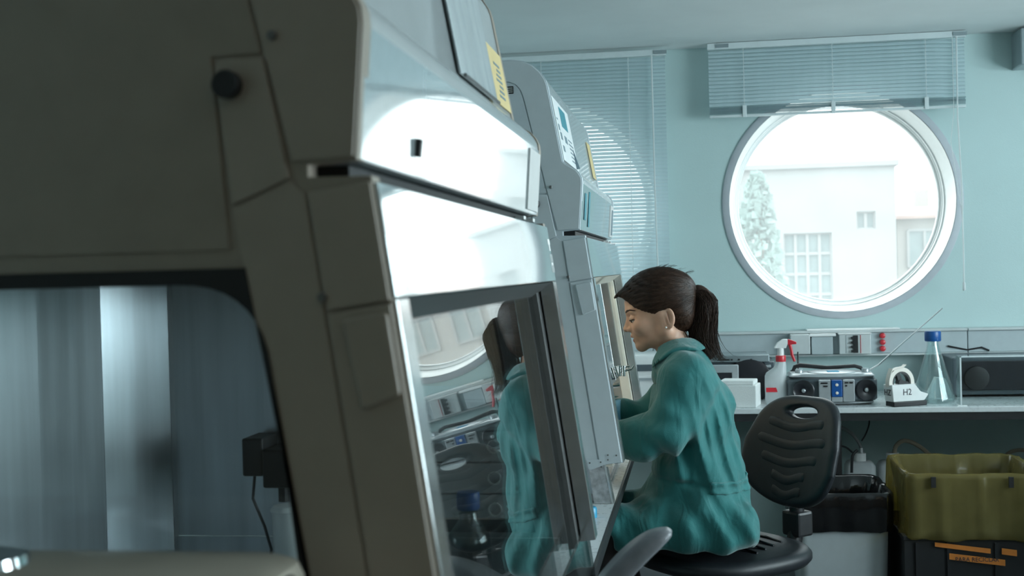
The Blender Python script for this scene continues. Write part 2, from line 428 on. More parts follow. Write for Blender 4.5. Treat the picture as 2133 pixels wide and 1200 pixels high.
# ================================================================== ROOM SHELL
XL, XR, YF, YB, ZC = -1.35, 3.2, -.7, 5.6, 2.372
WIN = [(.637, 1.67), (-.66, 1.67)]
def circ(c, r, n=64): return [(c[0] + r * math.cos(2 * PI * k / n), c[1] + r * math.sin(2 * PI * k / n)) for k in range(n)]
struct(B().box(XL - .2, XR + .2, YF - .2, YB + .25, -.1, 0).obj('floor', M['floor']))
struct(B().box(XL - .2, XR + .2, YF - .2, YB + .25, ZC, ZC + .15).obj('ceiling', M['ceiling']))
struct(B().prism([(XL - .2, 0), (XR + .2, 0), (XR + .2, ZC), (XL - .2, ZC)], YB, YB + .25, 'Y', [circ(c, .4845) for c in WIN]).obj('wall_back', M['wall']))
struct(B().box(XL - .2, XL, YF, YB, 0, ZC).obj('wall_left', M['wall']))
struct(B().box(XL - .2, XR + .2, YF - .2, YF, 0, ZC).obj('wall_front', M['beige_wall']))
SWY, SWZ = (1.2, 4.1), (1.0, 2.25)
struct(B().prism([(YF, 0), (YB, 0), (YB, ZC), (YF, ZC)], XR, XR + .2, 'X', [[(SWY[0], SWZ[0]), (SWY[1], SWZ[0]), (SWY[1], SWZ[1]), (SWY[0], SWZ[1])]]).obj('wall_right', M['wall']))
struct(B().box(XL, XR, YB - .012, YB, 0, .09).obj('baseboard_back', M['ring']))
struct(B().box(XR - .012, XR, YF, YB - .012, 0, .09).obj('baseboard_right', M['ring']))

def porthole(i, c):
    x, z = c
    root = struct(thing('window_%d' % i, None, None, (x, YB, z)))
    root['label'] = 'big round porthole window with white frame, view of a pale building' if i == 1 else 'round porthole window glowing behind the lowered blind'
    root['category'] = 'window'
    B().lathe([(.486, YB - .009), (.512, YB - .009), (.516, YB - .006), (.516, YB), (.486, YB)], (x, 0, z), 72, 'Y', False).obj('trim_ring', M['ring'], root, smooth=True)
    B().lathe([(.487, YB - .007), (.463, YB + .13), (.467, YB + .13), (.4845, YB - .006)], (x, 0, z), 72, 'Y', False).obj('reveal', M['white_gloss'], root, smooth=True)
    B().lathe([(.466, YB + .125), (.458, YB + .128), (.455, YB + .14), (.452, YB + .142), (.449, YB + .150), (.443, YB + .152), (.439, YB + .158), (.439, YB + .18), (.470, YB + .18)], (x, 0, z), 72, 'Y', False).obj('window_frame', M['white_gloss'], root, smooth=True)
    B().lathe([(.452, YB + .164), (.452, YB + .170)], (x, 0, z), 72, 'Y').obj('pane', M['window_glass'], root)
for i, c in enumerate(WIN): porthole(i + 1, c)
sw = struct(thing('window_3', 'wide side window in the right wall', 'window', (XR, 2.65, 1.62)))
for y in (1.2, 2.15, 3.11, 4.06):
    B().box(XR + .08, XR + .13, y, y + .04, SWZ[0], SWZ[1]).obj('mullion', M['white_gloss'], sw)
for z in (SWZ[0], SWZ[1] - .04):
    B().box(XR + .081, XR + .129, SWY[0], SWY[1], z, z + .04).obj('frame_rail', M['white_gloss'], sw)
for y in (1.24, 2.19, 3.15):
    B().box(XR + .1, XR + .106, y, y + .91, SWZ[0] + .04, SWZ[1] - .04).obj('pane', M['side_glass'], sw)

# ================================================================== OUTSIDE
struct(B().box(-90, 110, 6.2, 190, -4.6, -4.5).obj('ground', M['ground']))
def a3(u, v, y): p = at(u, v, y); return p.x, p.y, p.z
YBd = 35.0
xl, _, zr = a3(1525, 355, YBd); xr = a3(1866, 440, YBd)[0]
bd = thing('building', 'pale flat-roofed building seen through the round window', 'building', ((xl + xr) / 2, YBd, -4.5))
gx0, _, gz1 = a3(1632, 487, YBd); gx1, _, gz0 = a3(1736, 655, YBd)
sx0, _, sz1 = a3(1784, 441, YBd); sx1, _, sz0 = a3(1824, 476, YBd)
B().prism([(xl, -4.5), (xr, -4.5), (xr, zr), (xl, zr)], YBd, YBd + .3, 'Y', [[(gx0, gz0), (gx1, gz0), (gx1, gz1), (gx0, gz1)], [(sx0, sz0), (sx1, sz0), (sx1, sz1), (sx0, sz1)]]).obj('facade', M['render'], bd)
B().box(xl, xr, YBd + .6, YBd + 9, -4.5, zr - .05).obj('block', M['render'], bd)
B().box(xl - .1, xr + .1, YBd - .12, YBd + 9.1, zr - .02, zr + .12).obj('roof_edge', M['render'], bd)
def facade_window(x0, x1, z0, z1, nx, nz, y, parent):
    f = B()
    for k in range(nx + 1): xx = x0 + (x1 - x0) * k / nx; f.box(xx - .04, xx + .04, y + .1, y + .22, z0, z1)
    for k in range(nz + 1): zz = z0 + (z1 - z0) * k / nz; f.box(x0, x1, y + .11, y + .21, zz - .04, zz + .04)
    fo = f.obj('window', M['render'], parent)
    for i in range(nx):
        for k in range(nz):
            B().box(x0 + (x1 - x0) * i / nx + .03, x0 + (x1 - x0) * (i + 1) / nx - .03, y + .17, y + .19, z0 + (z1 - z0) * k / nz + .03, z0 + (z1 - z0) * (k + 1) / nz - .03).obj('pane', M['dull_glass'], fo)
facade_window(gx0, gx1, gz0, gz1, 4, 4, YBd, bd)
facade_window(sx0, sx1, sz0, sz1, 2, 1, YBd, bd)
def house(x0, x1, y, ze, zrg, label, nwin, chim=2, depth=8, g=None):
    h = thing('house', label, 'house', ((x0 + x1) / 2, y, -4.5), g)
    B().box(x0, x1, y, y + depth, -4.5, ze).obj('wall', M['render_cream'], h)
    B().prism([(y - .3, ze), (y + depth + .3, ze), (y + depth + .3, ze + .1), (y + depth / 2, zrg), (y - .3, ze + .1)], x0 - .2, x1 + .2, 'X').obj('roof', M['roof'], h)
    for k in range(chim):
        cx = x0 + (x1 - x0) * (.22 + .3 * k)
        B().box(cx - .22, cx + .22, y + depth / 2 - .25, y + depth / 2 + .25, zrg - .3, zrg + .55).obj('chimney', M['render_cream'], h)
    for k in range(nwin):
        cx = x0 + (x1 - x0) * (k + .5) / nwin
        facade_window(cx - .5, cx + .5, ze - 1.5, ze - .35, 2, 1, y - .2, h)
e0 = a3(1868, 457, 40); e1 = a3(1905, 430, 44)
house(e0[0], e0[0] + 6.5, 40, e0[2], e1[2], 'pale house with red roof and chimneys right of the building, seen through the round window', 4)
house(14.5, 22, 44, .9, 3.0, 'cream house with red tiled roof farther right outside', 4)
house(-12, -2.5, 46, 1.2, 3.2, 'cream house with red tiled roof far left outside', 5)
def tree(u, vt, vb, y, label):
    x, _, zt = a3(u, vt, y); zb = a3(u, vb, y)[2]
    t = thing('tree', label, 'tree', (x, y, -4.5))
    B().tube([(x, y, -4.5), (x + .05, y, zb), (x, y, zt - .5)], [.13, .1, .03], 8).obj('trunk', M['bark'], t)
    f = B(); r = random.Random(int(u))
    for k in range(1500):
        h = r.random() ** .8; zz = zb - 1.6 + (zt - zb + 1.6) * h; rad = (.62 * (1 - h) ** .55 + .05) * (0.35 + .65 * math.sqrt(r.random())); a = r.random() * 2 * PI
        c = Vector((x + rad * math.cos(a), y + rad * math.sin(a), zz)); n = Vector((r.uniform(-1, 1), r.uniform(-1, 1), r.uniform(-1, 1))).normalized(); uu = n.orthogonal() * .07; vv = n.cross(uu) * .9
        f.vf([c - uu, c - vv, c + uu, c + vv], [(0, 1, 2, 3)])
    fo = f.obj('foliage', M['leaf'], t); fo['kind'] = 'stuff'
tree(1576, 362, 575, 24, 'pale green tree in front of the building, at the left of the round window view')

# ================================================================== BLINDS
def slat_mesh(L, wd=.0188, tilt=57, th=.0007):
    b = B(); pts = []
    n = 4
    for k in range(n + 1):
        s = (k / n - .5) * wd; c = .0016 * (1 - (2 * k / n - 1) ** 2); pts.append((s, c))
    t = R(tilt); rot = lambda p: (p[0] * math.cos(t) - p[1] * math.sin(t), p[0] * math.sin(t) + p[1] * math.cos(t))
    loop = [rot((s, c)) for s, c in pts]
    b.loft([[(-L / 2, p[0], p[1]) for p in loop], [(L / 2, p[0], p[1]) for p in loop]], False, False)
    return b.mesh('slat')
def blind(x0, x1, ztop, zstack, zbot, nstack, label):
    L = x1 - x0; cx = (x0 + x1) / 2; Y0 = 5.50
    root = thing('venetian_blind', label, 'blind', (cx, Y0, zbot))
    B().box(x0 - .004, x1 + .004, Y0 - .014, Y0 + .016, ztop, ztop + .027).obj('headrail', M['slat_opaque'], root, bevel=.002)
    for xx in (x0 + .06, x1 - .02):
        B().box(xx - .028, xx + .028, Y0 - .018, Y0 - .0142, ztop + .006, ztop + .022).obj('bracket', M['appliance_mid'], root)
    me = slat_mesh(L); pitch = .0163; z = ztop - .012; k = 0
    first = None
    while z > zstack:
        o = bpy.data.objects.new('slat', me); COL.objects.link(o)
        if first is None: me.materials.append(M['slat']); first = o; me.polygons.foreach_set('use_smooth', [True] * len(me.polygons)); me.set_sharp_from_angle(angle=R(50))
        o.parent = root; o.location = (0, rnd.uniform(-.0004, .0004), z - zbot); o.rotation_euler = (R(rnd.uniform(-2, 2)), 0, 0)
        z -= pitch
    if nstack:
        m2 = slat_mesh(L, .0185, 12); m2.materials.append(M['slat'])
        for k in range(nstack):
            o = bpy.data.objects.new('slat', m2); COL.objects.link(o); o.parent = root
            o.location = (rnd.uniform(-.002, .002), rnd.uniform(-.001, .001), .016 + k * (zstack - zbot - .014) / nstack); o.rotation_euler = (R(rnd.uniform(-5, 5)), 0, 0)
    B().box(x0, x1, Y0 - .011, Y0 + .011, zbot, zbot + .010).obj('bottom_rail', M['slat_opaque'], root, bevel=.002)
    for f in (.14, .49, .85):
        xx = x0 + L * f
        for dy in (-.0125, .0125):
            B().tube([(xx, Y0 + dy, ztop), (xx, Y0 + dy, zbot + .008)], .0011, 5).obj('ladder_cord', M['cord'], root)
        if nstack: B().box(xx - .009, xx + .009, Y0 - .0155, Y0 - .0115, zbot - .003, zstack + .004).obj('hold_clip', M['clear_clip'], root, bevel=.002)
    return root
blind(.074, 1.148, 2.343, 2.092, 2.046, 11, 'raised venetian blind above the large round window')
bl = blind(-1.19, -.114, 2.330, 1.150, 1.122, 2, 'lowered venetian blind glowing over a hidden round window, left of the bare wall')
# pull cords and tilt wands
def px(u, v, y): return at(u, v, y)
c = B().tube([(1.112, 5.478, 2.345), (1.110, 5.476, 2.0), (1.119, 5.470, 1.75), (1.121, 5.468, 1.42), (1.120, 5.468, 1.30)], .0032, 6)
c.lathe([(.004, 1.268), (.007, 1.272), (.006, 1.300), (.003, 1.306)], (1.120, 5.468, 0), 10)
tag(c.obj('tilt_wand', M['cord'], smooth=True), 'thin white wand hanging from the raised blind right of the round window', 'cord')
c = B().tube([(1.095, 5.478, 2.343), (1.094, 5.474, 2.02), (1.080, 5.476, 1.90), (1.118, 5.474, 1.60)], .0014, 5)
tag(c.obj('pull_cord', M['cord']), 'slack pull cord looping beside the wand of the raised blind', 'cord')
c = B().tube([(-.172, 5.478, 2.330), (-.171, 5.474, 1.80), (-.165, 5.472, 1.30)], .0034, 6)
tag(c.obj('tilt_wand', M['cord'], smooth=True), 'thin wand hanging in front of the lowered blind near its right edge', 'cord')

# ================================================================== TRUNKING ON THE BACK WALL
tk = thing('cable_trunking', 'grey wall trunking with sockets and breakers above the rear bench', 'trunking', (.6, 5.6, .995))
for xa, xb in ((-1.3, -.2), (-.197, 1.142), (1.145, 3.18)):
    B().box(xa, xb, 5.535, 5.598, 1.003, 1.095).obj('trunking_cover', M['trunk'], tk, bevel=.003)
    B().box(xa, xb, 5.522, 5.599, 1.0955, 1.106).obj('trunking_ledge', M['trunk_light'], tk, bevel=.002)
    B().box(xa, xb, 5.525, 5.599, .994, 1.0025).obj('trunking_lip', M['trunk_light'], tk, bevel=.002)
B().box(.470, .862, 5.519, 5.585, 1.1062, 1.1135).obj('ledge_strip', M['white_gloss'], tk, bevel=.002)  # white gloss strip along part of the ledge
B().box(.395, .479, 5.470, 5.534, 1.008, 1.094).obj('junction_box', M['trunk_light'], tk, bevel=.004)
B().box(.487, .577, 5.500, 5.534, 1.004, 1.082).obj('socket_plate', M['trunk'], tk, bevel=.003)
B().box(.480, .590, 5.490, 5.534, 1.083, 1.0945).obj('plate_hood', M['white_gloss'], tk, bevel=.002)  # hood made white to stand for the strong light on it
bx = B().box(.604, .736, 5.494, 5.534, 1.004, 1.090).obj('breaker_box', M['trunk_light'], tk, bevel=.003)
B().box(.600, .738, 5.488, 5.534, 1.0905, 1.0953).obj('plate_hood', M['white_gloss'], tk)  # white here too in place of bright light
sb = B(); sb.box(.662, .682, 5.489, 5.4938, 1.010, 1.085)
for k in range(4): sb.box(.652, .668, 5.482, 5.4888, 1.012 + k * .019, 1.022 + k * .019)
sb.obj('breaker_switches', M['black'], bx)
B().box(.692, .694, 5.492, 5.4938, 1.008, 1.086).obj('red_line', M['red'], bx)
B().box(.632, .634, 5.492, 5.4938, 1.008, 1.086).obj('seam', M['trunk'], bx)
for z in (1.024, 1.052, 1.080):
    B().lathe([(.0125, 5.532), (.0125, 5.520), (.011, 5.514), (.006, 5.511)], (.789, 0, z), 16, 'Y').obj('red_socket', M['red'], tk, smooth=True)
tag(B().box(1.362, 1.75, 5.44, 5.598, 2.205, 2.36).obj('wall_unit', M['appliance_mid'], bevel=.006), 'grey wall unit cut off by the top right corner', 'wall unit')

# ================================================================== REAR BENCH
BZ = .835
be = thing('lab_bench', 'long white-topped lab bench under the round window', 'bench', (.6, 5.2, 0))
B().box(-1.15, 3.15, 4.95, 5.59, BZ - .022, BZ).obj('worktop', M['worktop'], be, bevel=.003)
B().box(-1.15, 3.15, 4.958, 5.0, BZ - .052, BZ - .0222).obj('front_rail', M['edge_dark'], be)
B().box(-1.15, 3.15, 5.40, 5.44, BZ - .052, BZ - .0222).obj('rear_rail', M['edge_dark'], be)
for x in (-1.0, .517, 1.95):
    for y in (5.01, 5.42):
        B().box(x - .03, x + .03, y - .03, y + .03, 0, BZ - .0525).obj('leg', M['black_metal'], be)

# dark appliance (centrifuge-like) and white oven behind the woman
ap = thing('centrifuge', 'dark grey appliance with a round door on the bench behind the spray bottle', 'appliance', (.11, 5.42, BZ))
B().box(-.085, .318, 5.30, 5.545, BZ + .012, .992).obj('housing', M['appliance'], ap, bevel=.006)
B().box(-.088, .295, 5.285, 5.50, .9925, 1.022).obj('control_strip', M['appliance_mid'], ap, bevel=.004)
for x, wd in ((.08, .05), (.135, .008), (.165, .008), (.215, .008)):
    B().box(x, x + wd, 5.2815, 5.2848, 1.0005, 1.0065).obj('button', M['black'], ap)
B().box(-.08, .30, 5.286, 5.2995, .968, .979).obj('trim_bar', M['silver'], ap, bevel=.002)
B().lathe([(.095, 5.298), (.092, 5.286), (.075, 5.281), (.0, 5.280)], (.212, 0, .915), 40, 'Y', False).obj('round_door', M['appliance_dark'], ap, smooth=True)
for x in (-.06, .29): B().lathe([(.012, BZ), (.012, BZ + .0118)], (x, 5.34, 0), 12).obj('foot', M['black'], ap)
for x in (-.06, .29): B().lathe([(.012, BZ), (.012, BZ + .0118)], (x, 5.50, 0), 12).obj('foot', M['black'], ap)
wo = thing('white_oven', 'white appliance with a dark front strip, on the bench in front of the face', 'appliance', (-.26, 5.42, BZ))
B().box(-.42, -.10, 5.27, 5.54, BZ + .0005, 1.03).obj('housing', M['white'], wo, bevel=.008)
B().box(-.415, -.105, 5.262, 5.2695, .962, .990).obj('control_strip', M['appliance'], wo, bevel=.002)
B().box(-.40, -.12, 5.260, 5.2695, .85, .945).obj('door', M['white_gloss'], wo, bevel=.004)
B().bar((-.39, 5.245, .93), (-.13, 5.245, .93), .012, .01).obj('handle', M['silver'], wo)
fr = thing('display_frame', 'small silver-framed dark display standing behind the polystyrene box', 'display', (.07, 5.16, BZ))
B().prism([(-.02, BZ + .02), (.162, BZ + .02), (.162, .992), (-.02, .992)], 5.15, 5.17, 'Y', [[(.005, BZ + .045), (.134, BZ + .045), (.134, .960), (.005, .960)]]).obj('frame', M['silver'], fr, bevel=.003)
B().box(.003, .136, 5.158, 5.166, BZ + .043, .962).obj('screen', M['appliance_dark'], fr)
B().box(.03, .11, 5.14, 5.22, BZ, BZ + .0195).obj('foot', M['black'], fr)

# polystyrene box
fb = thing('foam_box', 'white polystyrene box with lid at the left end of the rear bench', 'box', (0, 0, 0))
B().box(-.078, .078, -.065, .065, 0, .088).obj('box_body', M['foam'], fb, bevel=.003)
B().box(-.068, .068, -.055, .055, .0885, .106).obj('lid', M['foam'], fb, bevel=.004)
fb.location = (.158, 5.055, BZ); fb.rotation_euler = (0, 0, R(-11))

# spray bottle, seen side-on, trigger to the right
sp = thing('spray_bottle', 'white spray bottle with red trigger beside the polystyrene box', 'spray bottle', (.318, 5.10, BZ))
def oval(cx, cy, rx, ry, z, n=24): return [(cx + rx * math.copysign(abs(math.cos(2 * PI * k / n)) ** .8, math.cos(2 * PI * k / n)), cy + ry * math.copysign(abs(math.sin(2 * PI * k / n)) ** .8, math.sin(2 * PI * k / n)), z) for k in range(n)]
rings = []
for z, x0, x1, ry in ((0, .268, .345, .026), (.006, .264, .349, .03), (.08, .263, .350, .03), (.115, .264, .350, .03), (.128, .270, .350, .029), (.138, .285, .350, .026), (.148, .299, .350, .023), (.165, .308, .349, .020), (.172, .311, .347, .0185)):
    rings.append(oval((x0 + x1) / 2, 5.10, (x1 - x0) / 2, ry, BZ + z))
B().loft(rings).obj('bottle', M['hdpe'], sp, smooth=True)
B().lathe([(.020, BZ + .1722), (.0205, BZ + .176), (.0205, BZ + .194), (.019, BZ + .197)], (.329, 5.10, 0), 20).obj('collar', M['red'], sp, smooth=True)
B().lathe([(.0135, BZ + .197), (.0125, BZ + .228)], (.329, 5.10, 0), 16).obj('neck', M['white'], sp, smooth=True)
hd = fillet([(.302, BZ + .226), (.350, BZ + .226), (.357, BZ + .245), (.357, BZ + .262), (.338, BZ + .263), (.316, BZ + .248)], [.003, .004, .004, .003, .016, .01])
B().prism(hd, 5.089, 5.111, 'Y').obj('spray_head', M['white'], sp, bevel=.003)
nz = fillet([(.3575, BZ + .240), (.368, BZ + .240), (.392, BZ + .242), (.392, BZ + .251), (.372, BZ + .259), (.3575, BZ + .263)], .003)
B().prism(nz, 5.090, 5.110, 'Y').obj('nozzle', M['red'], sp, bevel=.002)
B().tube([(.366, 5.10, BZ + .241), (.371, 5.10, BZ + .222), (.374, 5.10, BZ + .20), (.384, 5.10, BZ + .172)], [.007, .006, .006, .0055], 10).obj('trigger', M['red'], sp, smooth=True)
B().prism([(.2665, BZ + .052), (.312, BZ + .052), (.306, BZ + .070), (.2665, BZ + .070)], 5.0685, 5.0697, 'Y').obj('red_label', M['red'], sp)

# boombox
bb = thing('boombox', 'silver and dark grey portable boombox radio under the round window', 'radio', (.524, 5.13, BZ))
def plan(x0, x1, y0, y1, bow, rr):
    p = []
    for k in range(13):
        f = k / 12; p.append((x0 + (x1 - x0) * f, y0 + bow * (2 * f - 1) ** 2))
    p += [(x1, y1), (x0, y1)]
    rad = [rr] + [0] * 11 + [rr, rr * .6, rr * .6]
    return fillet(p, rad, 4)
def slab(z0, z1, x0, x1, y0, y1, bow, rr, inset=.0):
    b = B(); a = plan(x0 + inset, x1 - inset, y0 + inset, y1 - inset, bow, rr); m = plan(x0, x1, y0, y1, bow, rr)
    b.loft([[(p[0], p[1], z0) for p in a], [(p[0], p[1], z0 + inset) for p in m], [(p[0], p[1], z1 - inset) for p in m], [(p[0], p[1], z1) for p in a]])
    return b
slab(BZ + .004, BZ + .016, .368, .686, 5.035, 5.22, .028, .03, .004).obj('base', M['silver'], bb, smooth=True)
slab(BZ + .0162, BZ + .104, .352, .700, 5.02, 5.235, .038, .04, .008).obj('housing', M['appliance'], bb, smooth=True)
slab(BZ + .1042, BZ + .124, .358, .694, 5.024, 5.23, .038, .04, .010).obj('top_cover', M['silver'], bb, smooth=True)
B().lathe([(.095, BZ + .1242), (.093, BZ + .127), (.075, BZ + .131), (0, BZ + .132)], (.53, 5.13, 0), 36, 'Z', False).obj('disc_lid', M['silver'], bb, smooth=True)
B().box(.507, .553, 5.06, 5.10, BZ + .1285, BZ + .1345).obj('blue_window', M['cyan'], bb, bevel=.002)
for x in (.402, .662):
    B().lathe([(.016, BZ + .1242), (.0155, BZ + .136), (.013, BZ + .139)], (x, 5.12, 0), 18).obj('knob', M['silver'], bb, smooth=True)
for x, s in ((.412, -1), (.652, 1)):
    yy = 5.0185 + .038 * (2 * (x - .352) / .348 - 1) ** 2; an = s * R(13)
    g = B().lathe([(.043, 0), (.043, -.007), (.040, -.009), (.034, -.004), (.012, .0), (.010, -.004), (0, -.006)], (0, 0, 0), 32, 'Y', False)
    me = g.mesh('speaker'); me.transform(Matrix.Translation((x, yy - .0, BZ + .060)) @ Matrix.Rotation(an, 4, 'Z'))
    so = link_mesh('speaker', me, M['appliance_dark'], bb, smooth=True)
    d = B().sphere((0, -.007, 0), .008, 12, 7, (1, .5, 1)).mesh('dust_cap'); d.transform(Matrix.Translation((x, yy, BZ + .060)) @ Matrix.Rotation(an, 4, 'Z'))
    link_mesh('dust_cap', d, M['silver'], so, smooth=True)
for x0, x1 in ((.468, .514), (.560, .606)):
    B().box(x0, x1, 5.010, 5.026, BZ + .0165, BZ + .1035).obj('console_panel', M['silver'], bb, bevel=.003)
B().box(.516, .558, 5.005, 5.026, BZ + .036, BZ + .1035).obj('blue_panel', M['blue'], bb, bevel=.004)
B().box(.516, .558, 5.008, 5.026, BZ + .0165, BZ + .0355).obj('cassette_lip', M['silver'], bb, bevel=.002)
for x, z, wd in ((.476, .088, .026), (.486, .076, .016), (.568, .089, .013), (.586, .089, .013), (.570, .077, .007)):
    B().box(x, x + wd, 5.0075, 5.0098, BZ + z, BZ + z + .006).obj('button', M['black'], bb)
for z in (.052, .084): B().lathe([(.006, 5.0049), (.006, 5.003), (.004, 5.002)], (.537, 0, BZ + z), 14, 'Y').obj('dial', M['tape'], bb)
B().tube([(.385, 5.20, BZ + .125), (.392, 5.20, BZ + .142), (.41, 5.20, BZ + .148), (.52, 5.20, BZ + .137), (.63, 5.20, BZ + .142), (.655, 5.20, BZ + .134), (.66, 5.20, BZ + .125)], [.008, .009, .010, .008, .008, .008, .007], 10).obj('handle', M['black'], bb, smooth=True)
B().tube([(.690, 5.20, BZ + .125), at(1830, 760, 5.20), at(1880, 715, 5.20), at(1963, 642, 5.20)], [.0034, .0032, .0026, .0022], 8).obj('antenna', M['chrome'], bb, smooth=True)
c = B().tube([at(1662, 733, 5.42), at(1663, 790, 5.40), at(1650, 806, 5.30), at(1641, 792, 5.22), at(1645, 775, 5.20), at(1655, 768, 5.21)], .0035, 7)
tag(c.obj('power_cable', M['black'], smooth=True), 'black power cable looping down behind the boombox', 'cable')

# tape dispenser
td = thing('tape_dispenser', 'white tape dispenser with masking tape roll and dark base, right of the boombox', 'tape dispenser')
prof = fillet([(-.060, .018), (.075, .018), (.095, .040), (.060, .050), (.035, .078), (-.066, .078)], [.004, .004, .004, .015, .006, .004])
B().prism(prof, -.027, .027, 'Y').obj('dispenser_body', M['white'], td, bevel=.004)
B().box(-.058, .088, -.026, .026, 0, .0178).obj('base', M['black'], td, bevel=.003)
rl = B().lathe([(.040, -.012), (.055, -.012), (.055, .012), (.040, .012), (.040, -.012)], (-.012, 0, .083), 40, 'Y', False).obj('tape_roll', M['tape'], td, smooth=True)
hb = B().lathe([(.0395, -.010), (.034, -.010), (.034, .010), (.0395, .010), (.0395, -.010)], (-.012, 0, .083), 32, 'Y', False)
for k in range(3):
    a = R(90 + 120 * k + 20); hb.bar((-.012, 0, .083), (-.012 + .036 * math.cos(a), 0, .083 + .036 * math.sin(a)), .016, .016)
hb.lathe([(.012, -.011), (.012, .011)], (-.012, 0, .083), 16, 'Y')
hb.obj('roll_hub', M['black'], td, smooth=True)
B().vf([(-.062, -.012, .108), (-.062, .012, .108), (-.050, .012, .135), (-.050, -.012, .135), (-.060, -.012, .108), (-.060, .012, .108), (-.048, .012, .135), (-.048, -.012, .135)], [(0, 1, 2, 3), (7, 6, 5, 4), (0, 4, 5, 1), (1, 5, 6, 2), (2, 6, 7, 3), (3, 7, 4, 0)]).bar((-.052, 0, .128), (.0, 0, .139), .024, .0015).bar((.0, 0, .138), (.012, 0, .146), .02, .0015).obj('loose_tape', M['tape'], td)
text_obj('lettering', 'HZ', .030, (-.0666, 0, .050), R(90), R(-90), M['ink'], td)
text_obj('lettering', 'H2', .032, (.000, -.0275, .050), R(90), 0, M['ink'], td)
td.location = (.786, 4.999, BZ); td.rotation_euler = (0, 0, R(27)); td.scale = (1.05, 1.05, 1.1)
tag(B().box(.715, .765, 4.965, 4.985, BZ + .0003, BZ + .0018).obj('paper_scrap', M['paper']), 'small white paper scrap on the bench edge before the tape dispenser', 'paper')

# conical flask with blue cap, crumpled paper behind
fl = thing('conical_flask', 'tall clear conical flask with a blue screw cap', 'flask', (.925, 5.12, BZ))
o_ = [(.078, .002), (.084, .008), (.083, .020), (.0255, .215), (.0225, .232), (.0225, .250)]
i_ = [(.0195, .250), (.0195, .232), (.0225, .213), (.080, .020), (.080, .010), (.075, .006)]
B().lathe([(0.001, .002)] + o_ + i_ + [(0.001, .006)], (.925, 5.12, BZ), 40, 'Z', False).obj('glass_body', M['flask_glass'], fl, smooth=True)
cp = []
for k in range(48):
    a = 2 * PI * k / 48; r_ = .031 + (.0007 if k % 2 else 0); cp.append((r_ * math.cos(a), r_ * math.sin(a)))
B().loft([[(.925 + p[0] * s, 5.12 + p[1] * s, BZ + z) for p in cp] for s, z in ((.93, .243), (1, .247), (1, .278), (.94, .283))]).obj('screw_cap', M['blue'], fl, smooth=True)
pp = B(); pv = [(.845, 5.235, BZ + .004), (.880, 5.245, BZ + .062), (.925, 5.235, BZ + .022), (.960, 5.255, BZ + .085), (.995, 5.245, BZ + .080), (1.02, 5.235, BZ + .016), (1.03, 5.25, BZ + .004)]
rg = [[(x, y + dy, z * (1) - dz * 0 + 0) for x, y, z in pv] for dy, dz in ((0, 0), (.05, 0))]
lo = [(x, y + .012, BZ + .001) for x, y, z in pv]
pp.loft([[Vector(p) for p in rg[0]], [Vector(p) for p in rg[1]]], False, False)
pp.loft([[Vector(p) for p in lo], [Vector(p) for p in rg[0]]], False, False)
tag(pp.obj('folded_paper', M['paper']), 'folded white paper lying behind the conical flask', 'paper')

# dark appliance behind a clear acrylic shield
da = thing('dark_instrument', 'black instrument box behind the acrylic shield at the right end of the bench', 'instrument', (1.36, 5.40, BZ))
B().box(1.03, 1.72, 5.28, 5.54, BZ + .010, 1.000).obj('housing', M['appliance'], da, bevel=.006)
B().box(1.06, 1.70, 5.268, 5.2795, BZ + .03, .985).obj('front_panel', M['appliance_dark'], da, bevel=.004)
B().lathe([(.05, 5.267), (.048, 5.258), (.03, 5.255), (0, 5.255)], (1.12, 0, .915), 30, 'Y', False).obj('round_port', M['black'], da, smooth=True)
for x in (1.05, 1.70):
    for y in (5.30, 5.52): B().lathe([(.012, BZ), (.012, BZ + .0098)], (x, y, 0), 12).obj('foot', M['black'], da)
ac = thing('acrylic_shield', 'clear acrylic shield box standing at the right end of the bench', 'shield', (1.35, 5.08, BZ))
B().box(1.003, 1.70, 4.975, 4.981, BZ + .004, 1.022).obj('front_sheet', M['acrylic'], ac)
B().box(.997, 1.003, 4.9815, 5.05, BZ + .004, 1.022).obj('side_sheet', M['acrylic'], ac)
B().box(.997, 1.70, 4.975, 5.05, 1.0222, 1.027).obj('top_sheet', M['acrylic'], ac)
B().box(.9965, 1.0025, 4.9735, 4.9748, BZ + .004, 1.022).obj('polished_edge', M['clear_clip'], ac)
B().box(1.0028, 1.70, 4.9735, 4.9748, 1.0222, 1.0272).obj('polished_edge', M['clear_clip'], ac)
B().box(.985, 1.02, 4.965, 4.995, BZ, BZ + .0035).obj('foot', M['white'], ac)
c = B().tube([(1.06, 5.53, 1.03), (1.14, 5.535, 1.012), (1.2, 5.53, 1.022), (1.23, 5.53, 1.008)], .004, 6)
tag(c.obj('loose_cable', M['black'], smooth=True), 'short black cable lying on top of the black instrument', 'cable')

